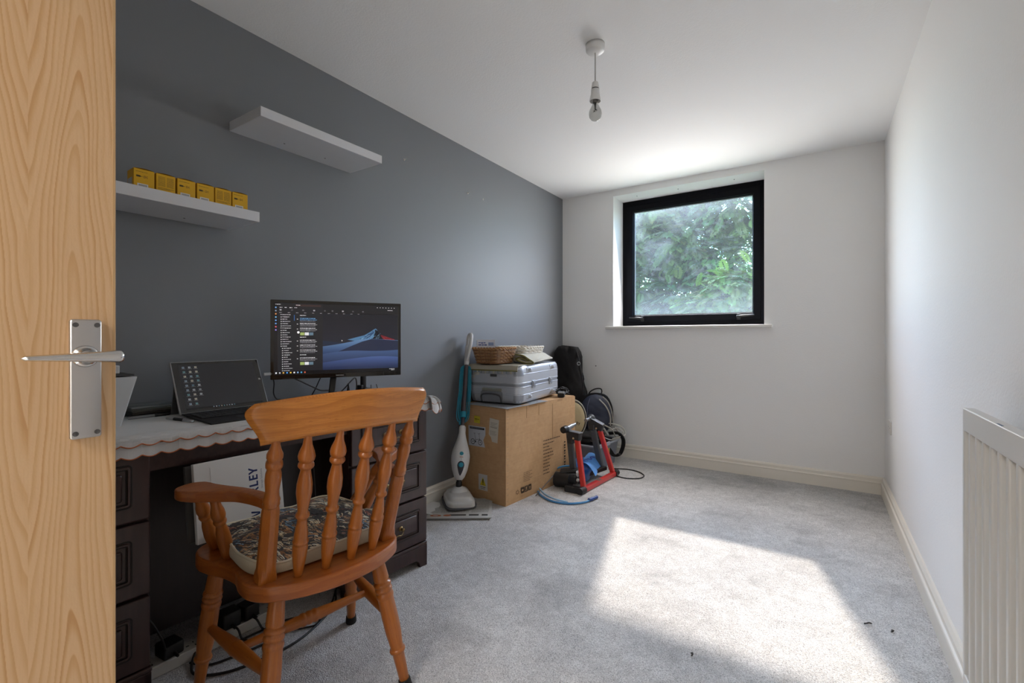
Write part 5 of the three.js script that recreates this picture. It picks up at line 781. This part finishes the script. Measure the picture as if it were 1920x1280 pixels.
{
  // grey tub with black webbing straps hooked over its rim
  const t = thing('storage_tub', 'grey plastic tub in the corner with black straps over its rim', 'tub', [0.46, 0, 0.37], R(-6));
  const prof = (k) => rrect(0.34 * k, 0.42 * k, 0.06 * k).getSpacedPoints(80);
  const gm = std('#7c8390', 0.4);
  const ws = [0.86, 0.90, 0.95, 1].map(prof);
  part(t, 'tub_body', [grid(80, 3, (u, v) => { const j = Math.round(v * 3), p = ws[j][Math.round(u * 80) % 80]; return [p.x, 0.004 + v * 0.19, p.y]; }, true), flat(rrect(0.29, 0.36, 0.05), 0.006)], gm);
  part(t, 'rim', tube(prof(1.015).slice(0, -1).map((p) => [p.x, 0.194, p.y]), 0.009, 160, 8, true), std('#9aa1ad', 0.4));
  part(t, 'lid_edge', rbox(0.012, 0.03, 0.2, 0.004, 0.176, 0.195, 0.1), std('#aab0bb', 0.4));
  part(t, 'yellow_label', card(0.02, 0.045).rotateY(Math.PI / 2), std('#b7b23a', 0.6), [0.168, 0.13, 0.0]);
}
{
  const s = thing('black_strap', 'padded black webbing strap looping down over the grey tub', 'strap', [0.6, 0, 0.3], 0);
  part(s, 'webbing', sheet(60, 4, (u, v) => { const c = new THREE.CatmullRomCurve3([V(-0.02, 0.245, -0.03), V(0.055, 0.25, -0.05), V(0.092, 0.21, -0.055), V(0.094, 0.15, -0.05), V(0.075, 0.088, -0.02), V(0.045, 0.085, 0.03), V(0.022, 0.13, 0.06), V(-0.01, 0.18, 0.085), V(-0.04, 0.205, 0.10)]), p = c.getPoint(u), g = c.getTangent(u); const o = (v - 0.5) * 0.04; return [p.x - g.y * o * 0.9, p.y + g.x * o * 0.6, p.z + o * 0.5]; }, 0.009), std('#131316', 0.85));
  part(s, 'buckle', rbox(0.03, 0.012, 0.024, 0.003, 0.078, 0.09, 0.0), std('#26262a', 0.5));
}
{
  // folded black bag on the tub, and the navy rucksack on top of it
  const f = thing('folded_black_bag', 'black folded fabric bag stuffed in the top of the tub', 'bag', [0.43, 0.195, 0.40], R(-10));
  part(f, 'fabric', grid(48, 20, (u, v) => { const a = u * 2 * Math.PI, r = Math.pow(Math.sin(v * Math.PI), 0.55), nz = fbm(u * 9, v * 6, 9, 0, 3, 31) - 0.5; return [Math.cos(a) * 0.145 * r * (1 + 0.35 * nz), 0.035 - 0.05 * Math.cos(v * Math.PI) + 0.015 * nz, Math.sin(a) * 0.18 * r * (1 + 0.3 * nz)]; }, true), std('#141416', 0.9));
  part(f, 'loop', [[-0.06, 0.06], [-0.02, 0.1]].map(([a, b]) => tube([[0.08, 0.05, a], [0.12, 0.075, a + 0.01], [0.15, 0.05, a + 0.03], [0.14, 0.02, b], [0.1, 0.03, b]], 0.006, 40, 7)), std('#1b1b1e', 0.8));
}
{
  const b = thing('rucksack', 'navy rucksack with pale piping standing on the tub in the corner', 'backpack', [0.452, 0.26, 0.25], R(22));
  const navy = phy('#2c3346', 0.55, { sheen: 0.3 });
  part(b, 'sack', grid(64, 32, (u, v) => { const a = u * 2 * Math.PI, p = 2.6, c0 = Math.cos(a), s0 = Math.sin(a), k = Math.pow(Math.pow(Math.abs(c0), p) + Math.pow(Math.abs(s0), p), -1 / p), r = Math.pow(Math.max(0, 1 - Math.pow(Math.abs(v - 0.42) / 0.58, 2.6)), 0.55), nz = fbm(u * 10, v * 7, 10, 0, 3, 71) - 0.5; return [c0 * k * 0.135 * r * (1 + 0.10 * nz), 0.31 * v, s0 * k * 0.085 * r * (1 + 0.3 * nz)]; }, true), navy);
  part(b, 'back_panel', extrude(smoothShape([[-0.13, 0.02], [0.13, 0.02], [0.15, 0.12], [0.135, 0.22], [0.08, 0.30], [-0.08, 0.30], [-0.135, 0.22], [-0.15, 0.12]]), 0.03, 0.01, 3).translate(0, 0, -0.09), std('#17181c', 0.8));
  const pale = std('#a9a59c', 0.7);
  part(b, 'side_piping', [tube([[0.06, 0.295, 0.04], [0.105, 0.25, 0.06], [0.135, 0.17, 0.055], [0.145, 0.08, 0.04]], 0.0045, 50, 7), tube([[0.03, 0.275, 0.065], [0.085, 0.22, 0.085], [0.12, 0.14, 0.075], [0.125, 0.05, 0.06]], 0.006, 50, 7)], pale, null, 'pale piping');
  part(b, 'grab_handle', tube([[-0.07, 0.285, -0.04], [-0.05, 0.325, -0.045], [0.0, 0.352, -0.05], [0.045, 0.35, -0.05], [0.05, 0.32, -0.045], [0.025, 0.295, -0.03]], 0.0055, 60, 8), M.blackRubber);
  part(b, 'front_seam', tube([[-0.05, 0.28, 0.05], [-0.065, 0.22, 0.083], [-0.07, 0.1, 0.09], [-0.06, 0.03, 0.07]], 0.0025, 50, 6), std('#59617a', 0.6));
  part(b, 'shoulder_strap', [tube([[0.02, 0.08, 0.09], [0.08, 0.06, 0.10], [0.14, 0.02, 0.08], [0.17, -0.04, 0.06], [0.2, -0.03, 0.02], [0.16, 0.03, -0.02]], 0.006, 60, 7), tube([[-0.03, 0.10, 0.10], [0.02, 0.075, 0.115], [0.07, 0.03, 0.11], [0.10, -0.02, 0.09]], 0.0105, 50, 8)], pale, null, 'pale strap');
  part(b, 'cord_loop', [tube([[0.1, 0.07, 0.05], [0.17, 0.06, 0.03], [0.235, 0.02, 0.0], [0.25, -0.02, 0.02], [0.2, -0.05, 0.06], [0.13, -0.06, 0.10], [0.06, -0.03, 0.13]], 0.005, 70, 7), tube([[0.12, 0.02, 0.09], [0.18, 0.035, 0.06], [0.23, -0.005, 0.03], [0.2, -0.035, 0.08], [0.14, -0.045, 0.115]], 0.004, 50, 7)], std('#c9c6be', 0.7), null, 'white cord loop');
}
{
  const d = thing('round_pouch', 'round beige pouch with dark rim and lettering leaning behind the box', 'bag', [0.385, 0.235, 0.56], 0);
  const n = V(0.62, 0.22, 0.76).normalize(), q = new THREE.Quaternion().setFromUnitVectors(V(0, 0, 1), n), up = V(0, 1, 0).applyQuaternion(q), mtx = new THREE.Matrix4().compose(V(0, 0.16, 0), q, V(0.82, 1.13, 1));
  part(d, 'face', lathe([[0, 0.016], [0.08, 0.015], [0.118, 0.008], [0.124, 0], [0.12, -0.012], [0, -0.014]], 48).rotateX(Math.PI / 2).applyMatrix4(mtx), std('#b0a07c', 0.8));
  part(d, 'dark_rim', new THREE.TorusGeometry(0.126, 0.0055, 8, 64).applyMatrix4(mtx), std('#1b1a1b', 0.7)); part(d, 'pale_rim', new THREE.TorusGeometry(0.138, 0.0055, 8, 64).translate(0, 0, -0.008).applyMatrix4(mtx), std('#b5b0a2', 0.7));
  part(d, 'lettering', new THREE.PlaneGeometry(0.1, 0.034).rotateZ(R(-14)).translate(0.038, -0.03, 0.0155).applyMatrix4(mtx), std('#ffffff', 0.8, { transparent: true, map: canvasTex(256, 88, (g, w, h) => { g.clearRect(0, 0, w, h); g.fillStyle = '#17140f'; g.font = 'bold 84px sans-serif'; g.fillText('RY', 104, 74); g.fillRect(20, 30, 44, 20); }) }));
}
{
  // black holdall standing on end in the corner
  const b = thing('black_holdall', 'tall slumped black fabric bag standing in the corner below the window', 'bag', [0.165, 0, 0.15], R(4));
  const pr = [[0, 0.9], [0.1, 1.0], [0.35, 1.0], [0.55, 0.96], [0.7, 0.88], [0.78, 0.8], [0.9, 0.86], [0.97, 0.72], [1, 0.4]], at = (v) => { for (let i = 1; i < pr.length; i++) if (v <= pr[i][0]) return mix(pr[i - 1][1], pr[i][1], (v - pr[i - 1][0]) / (pr[i][0] - pr[i - 1][0])); return 0.3; };
  part(b, 'bag_body', grid(72, 44, (u, v) => { if (v === 1) return [-0.02, 0.985, 0]; const a = u * 2 * Math.PI, p = 2.8, c0 = Math.cos(a), s0 = Math.sin(a), k = Math.pow(Math.pow(Math.abs(c0), p) + Math.pow(Math.abs(s0), p), -1 / p), nz = fbm(u * 8, v * 7, 8, 0, 4, 18) - 0.5, y = v * 1.0 + 0.02 * (c0 < 0 ? -c0 * 0.5 : 0) * (v > 0.8 ? 1 : 0), r = at(v); return [c0 * k * 0.146 * r * (1 + 0.5 * nz) - 0.025 * sstep(0.5, 1, v), Math.max(0.002, y + 0.02 * nz * v - 0.035 * sstep(0.9, 1, v) * Math.exp(-Math.pow((c0 - 0.25) / 0.18, 2))), s0 * k * 0.115 * r * (1 + 0.5 * nz)]; }, true), std('#101012', 0.88));
  part(b, 'side_strap', tube([[0.075, 0.95, 0.06], [0.105, 0.86, 0.07], [0.125, 0.78, 0.08], [0.142, 0.68, 0.085], [0.15, 0.55, 0.09]], 0.006, 50, 7), std('#1d1d20', 0.7)); part(b, 'strap_ring', new THREE.TorusGeometry(0.014, 0.003, 8, 20).rotateY(0.7), std('#9a9a98', 0.4, { metalness: 0.6 }), [0.108, 0.83, 0.085]);
}
{
  const r = seeded(41), p0 = bx(-0.055, BH + 0.02, -0.755), pts = []; for (let i = 0; i < 16; i++) { const a = i * 2.4; pts.push([p0[0] + Math.cos(a) * (0.03 + 0.03 * r()), p0[1] + 0.005 + 0.07 * r() * (i % 3) * 0.5, p0[2] + Math.sin(a) * (0.04 + 0.04 * r())]); }
  solo('cable_tangle', tube(pts, 0.0045, 220, 7), M.cableBlack, 'tangle of black leads on the far end of the cardboard box', 'cable');
  const q = thing('mains_adapter', 'small black and silver adapter among the leads on the box', 'adapter', bx(-0.035, BH + 0.006, -0.70), R(20)); part(q, 'adapter_body', rbox(0.05, 0.03, 0.06, 0.006, 0, 0.015, 0), M.cableBlack); part(q, 'silver_face', rbox(0.046, 0.012, 0.05, 0.004, 0, 0.034, 0), std('#a9abb0', 0.35, { metalness: 0.5 }));
}

// ---------------------------------------------------------------- radiator with upright fins, socket plate
{
  const z0 = 2.424, z1 = 3.18, x = 2.37, y0 = 0.205, y1 = 0.893, t = thing('radiator', 'white panel radiator with upright fins on the right wall', 'radiator', [x, 0, z0], 0), wm = std('#d3d2ce', 0.35), L = z1 - z0;
  part(t, 'top_header', [rbox(0.024, 0.056, L, 0.003, 0.012, y1 - 0.028, L / 2, 2)], wm); part(t, 'bottom_header', rbox(0.052, 0.03, L, 0.004, 0.026, y0 + 0.015, L / 2, 2), wm);
  part(t, 'back_panel', box(0.008, y1 - y0 - 0.04, L - 0.004, 0.046, (y0 + y1) / 2, L / 2), wm);
  const fin = rbox(0.04, y1 - y0 - 0.08, 0.017, 0.004, 0.0205, (y0 + y1) / 2 - 0.013, 0, 2);
  for (let i = 0; i * 0.0535 < L - 0.01; i++) part(t, 'fin', fin, wm, [0, 0, 0.0035 + i * 0.0535]);
  part(t, 'wall_bracket', [rbox(0.026, 0.04, 0.03, 0.003, 0.0565, y1 - 0.12, 0.12), rbox(0.026, 0.04, 0.03, 0.003, 0.0565, y1 - 0.12, L - 0.12), rbox(0.026, 0.04, 0.03, 0.003, 0.0565, y0 + 0.1, 0.12), rbox(0.026, 0.04, 0.03, 0.003, 0.0565, y0 + 0.1, L - 0.12)], wm);
  part(t, 'chipped_paint', rbox(0.004, 0.0008, 0.03, 0.0003, 0.004, y1 + 0.0002, 0.27), std('#4d6788', 0.5), null, 'blue grey chip in the paint');
}
{
  const s = thing('wall_plate', 'small white blank socket plate low on the right wall near the corner', 'wall plate', [W, 0.505, 0.30], -Math.PI / 2);
  part(s, 'plate', extrude(rrect(0.086, 0.086, 0.006), 0.007, 0.002, 2), std('#d9d8d4', 0.4)); for (const x of [-0.03, 0.03]) part(s, 'screw', cyl(0.003, 0.003, 0.001, 12).rotateX(Math.PI / 2), M.screw, [x, 0, 0.0073]);
}
// scraps trodden into the carpet
[[2.222, 1.842, 0.013, 'dark scrap of lint on the carpet nearest the right skirting board'], [2.292, 1.85, 0.007, 'tiny dark crumb of lint on the carpet close to the right skirting board'], [1.715, 2.379, 0.007, 'dark scrap of lint at the near edge of the sunlit carpet']].forEach(([x, z, l, label], i) => solo('carpet_lint', capped([[-l, 0.003, 0], [-l * 0.2, 0.006, 0.003], [l * 0.4, 0.004, -0.002], [l, 0.003, 0.002]], 0.0024, 14, 6), std('#3c3d3f', 0.95), label, 'lint', [x, 0.001, z], R(40 + i * 30)));

// ---------------------------------------------------------------- trees outside
solo('lawn', boxUV(box(60, 0.1, 50, -3, -0.35, -25.5)), std('#54703c', 1), 'grass outside, below the window', 'grass').userData.kind = 'structure';
{
  const r = seeded(2024);
  // a feathery compound leaf: leaflets in pairs along a drooping stalk
  const sprig = (n, L, lw, ll) => { const pos = [], nor = [], idx = []; const leaf = (bx0, by, ang, s) => { const c = Math.cos(ang), q = Math.sin(ang), o = pos.length / 3, P = (a, b, d) => pos.push(bx0 + c * a - q * b, by + q * a + c * b, d); P(0, 0, 0); P(ll * 0.4 * s, lw * s, 0.006); P(ll * s, 0, -0.012 * s); P(ll * 0.4 * s, -lw * s, 0.006); idx.push(o, o + 2, o + 1, o, o + 3, o + 2); }; for (let i = 0; i < n; i++) { const t = (i + 1) / n, s = 0.65 + 0.6 * Math.sin(Math.PI * Math.min(1, t * 0.9)); leaf(t * L, 0, 1.05, s); leaf(t * L, 0, -1.05, s); } leaf(L, 0, 0, 0.9); for (let i = 0; i < pos.length; i += 3) pos[i + 2] -= 0.9 * pos[i] * pos[i]; const g = new THREE.BufferGeometry(); g.setAttribute('position', new THREE.Float32BufferAttribute(pos, 3)); g.setIndex(idx); g.computeVertexNormals(); return g; };
  const tree = (label, at, H0, crowns, count, cols, seed, size) => {
    const q = seeded(seed), t = thing('leafy_tree', label, 'tree', at, 0), bark = std('#5b5244', 0.95), limbs = [];
    limbs.push(rod([0, 0, 0], [0.05, H0 * 0.45, 0], 0.16, 0.11, 10));
    crowns.forEach(([x, y, z, rx, ry]) => { limbs.push(tube([[0.05, H0 * 0.4, 0], [x * 0.4, mix(H0 * 0.4, y, 0.5), z * 0.4], [x, y, z]], 0.045, 16, 6)); for (let k = 0; k < 5; k++) { const a = q() * 6.28, e = (q() - 0.4) * 1.6; limbs.push(tube([[x * 0.7, y * 0.85, z * 0.7], [x + Math.cos(a) * rx * 0.4, y + e * ry * 0.4, z + Math.sin(a) * rx * 0.4], [x + Math.cos(a) * rx * 0.85, y + e * ry * 0.8, z + Math.sin(a) * rx * 0.85]], 0.014, 10, 5)); } });
    part(t, 'trunk', limbs, bark);
    const inst = new THREE.InstancedMesh(sprig(6, size, size * 0.11, size * 0.34), phy('#ffffff', 0.7, { transmission: 0.25, thickness: 0, side: THREE.DoubleSide }), count); inst.name = 'foliage'; inst.userData.kind = 'stuff'; inst.castShadow = inst.receiveShadow = true;
    const m = new THREE.Matrix4(), c = new THREE.Color(), total = crowns.reduce((s, k) => s + k[3] * k[3] * k[4], 0); let n = 0;
    crowns.forEach(([x, y, z, rx, ry], ci) => { const k = ci === crowns.length - 1 ? count - n : Math.round(count * rx * rx * ry / total); for (let i = 0; i < k; i++, n++) {
      const a = q() * 6.2832, b = Math.acos(2 * q() - 1), s = Math.pow(q(), 0.42) * (0.85 + 0.3 * q()), d = V(Math.sin(b) * Math.cos(a), Math.cos(b), Math.sin(b) * Math.sin(a)), p = V(x + d.x * rx * s, y + d.y * ry * s, z + d.z * rx * s);
      const out = d.clone().setY(d.y * 0.5 - 0.1 + 0.5 * (q() - 0.5)).add(V(q() - 0.5, 0, q() - 0.5)).normalize(), upv = V(q() - 0.5, 1.4, q() - 0.5).normalize(), side = new THREE.Vector3().crossVectors(upv, out).normalize(), up2 = new THREE.Vector3().crossVectors(out, side);
      m.makeBasis(out, side, up2).scale(V(1, 1, 1).multiplyScalar(0.7 + 0.6 * q())).setPosition(p); inst.setMatrixAt(n, m); const e = cols[Math.min(cols.length - 1, Math.floor(q() * cols.length))]; inst.setColorAt(n, c.setRGB(e[0] * (0.8 + 0.4 * q()), e[1] * (0.8 + 0.4 * q()), e[2])); } });
    t.add(inst); return t;
  };
  const light = [[0.26, 0.40, 0.07], [0.30, 0.45, 0.09], [0.20, 0.33, 0.07]], mid = [[0.16, 0.26, 0.06], [0.20, 0.31, 0.07], [0.12, 0.20, 0.055]];
  tree('tall leafy tree filling the window view', [-1.6, -0.3, -9.6], 5.4, [[-1.0, 2.7, 0.2, 1.0, 0.95], [0.5, 2.3, 0.5, 0.9, 0.8], [1.5, 3.2, 0, 1.0, 0.95], [0.3, 4.0, -0.2, 1.2, 0.95], [-1.2, 4.2, 0, 1.0, 0.9], [1.8, 4.8, 0, 1.0, 0.8], [2.0, 1.9, 0.4, 0.8, 0.8], [-0.4, 5.1, -0.2, 1.1, 0.7], [0.7, 5.6, -0.1, 1.0, 0.6]], 3900, mid, 31, 0.34);
  tree('leafy tree standing at the right edge of the window view', [3.2, -0.3, -10.5], 5.2, [[-1.2, 2.6, 0, 1.1, 1.0], [-1.0, 4.3, 0.1, 1.1, 1.0], [0.4, 3.4, 0, 1.2, 1.1], [0.3, 5.2, 0, 1.1, 0.9], [1.4, 2.4, 0, 1.0, 1.0]], 2000, mid, 67, 0.34);
  tree('bright green young tree in front, low in the window view', [0.35, -0.3, -6.6], 3.0, [[-0.35, 2.0, 0, 0.42, 0.42], [0.1, 2.35, 0.1, 0.4, 0.42], [0.45, 1.75, 0.15, 0.5, 0.42], [-0.05, 1.5, 0.2, 0.6, 0.4], [0.55, 2.55, -0.1, 0.35, 0.35], [-0.75, 1.45, 0.1, 0.45, 0.35]], 1100, light, 47, 0.26);
  tree('pale distant tree seen through gaps in the leaves', [-5.2, -0.3, -16], 7, [[-0.6, 3.0, 0, 1.6, 1.5], [1.2, 3.4, 0, 1.8, 1.6], [3.2, 3.0, 0, 1.7, 1.6], [0.2, 5.2, 0, 1.6, 1.2], [2.4, 5.6, 0, 1.7, 1.2], [4.8, 4.6, 0, 1.5, 1.5], [4.6, 2.4, 0, 1.4, 1.3]], 800, mid, 53, 0.46);
}
scene.environment = null;
renderer.render(scene, camera);
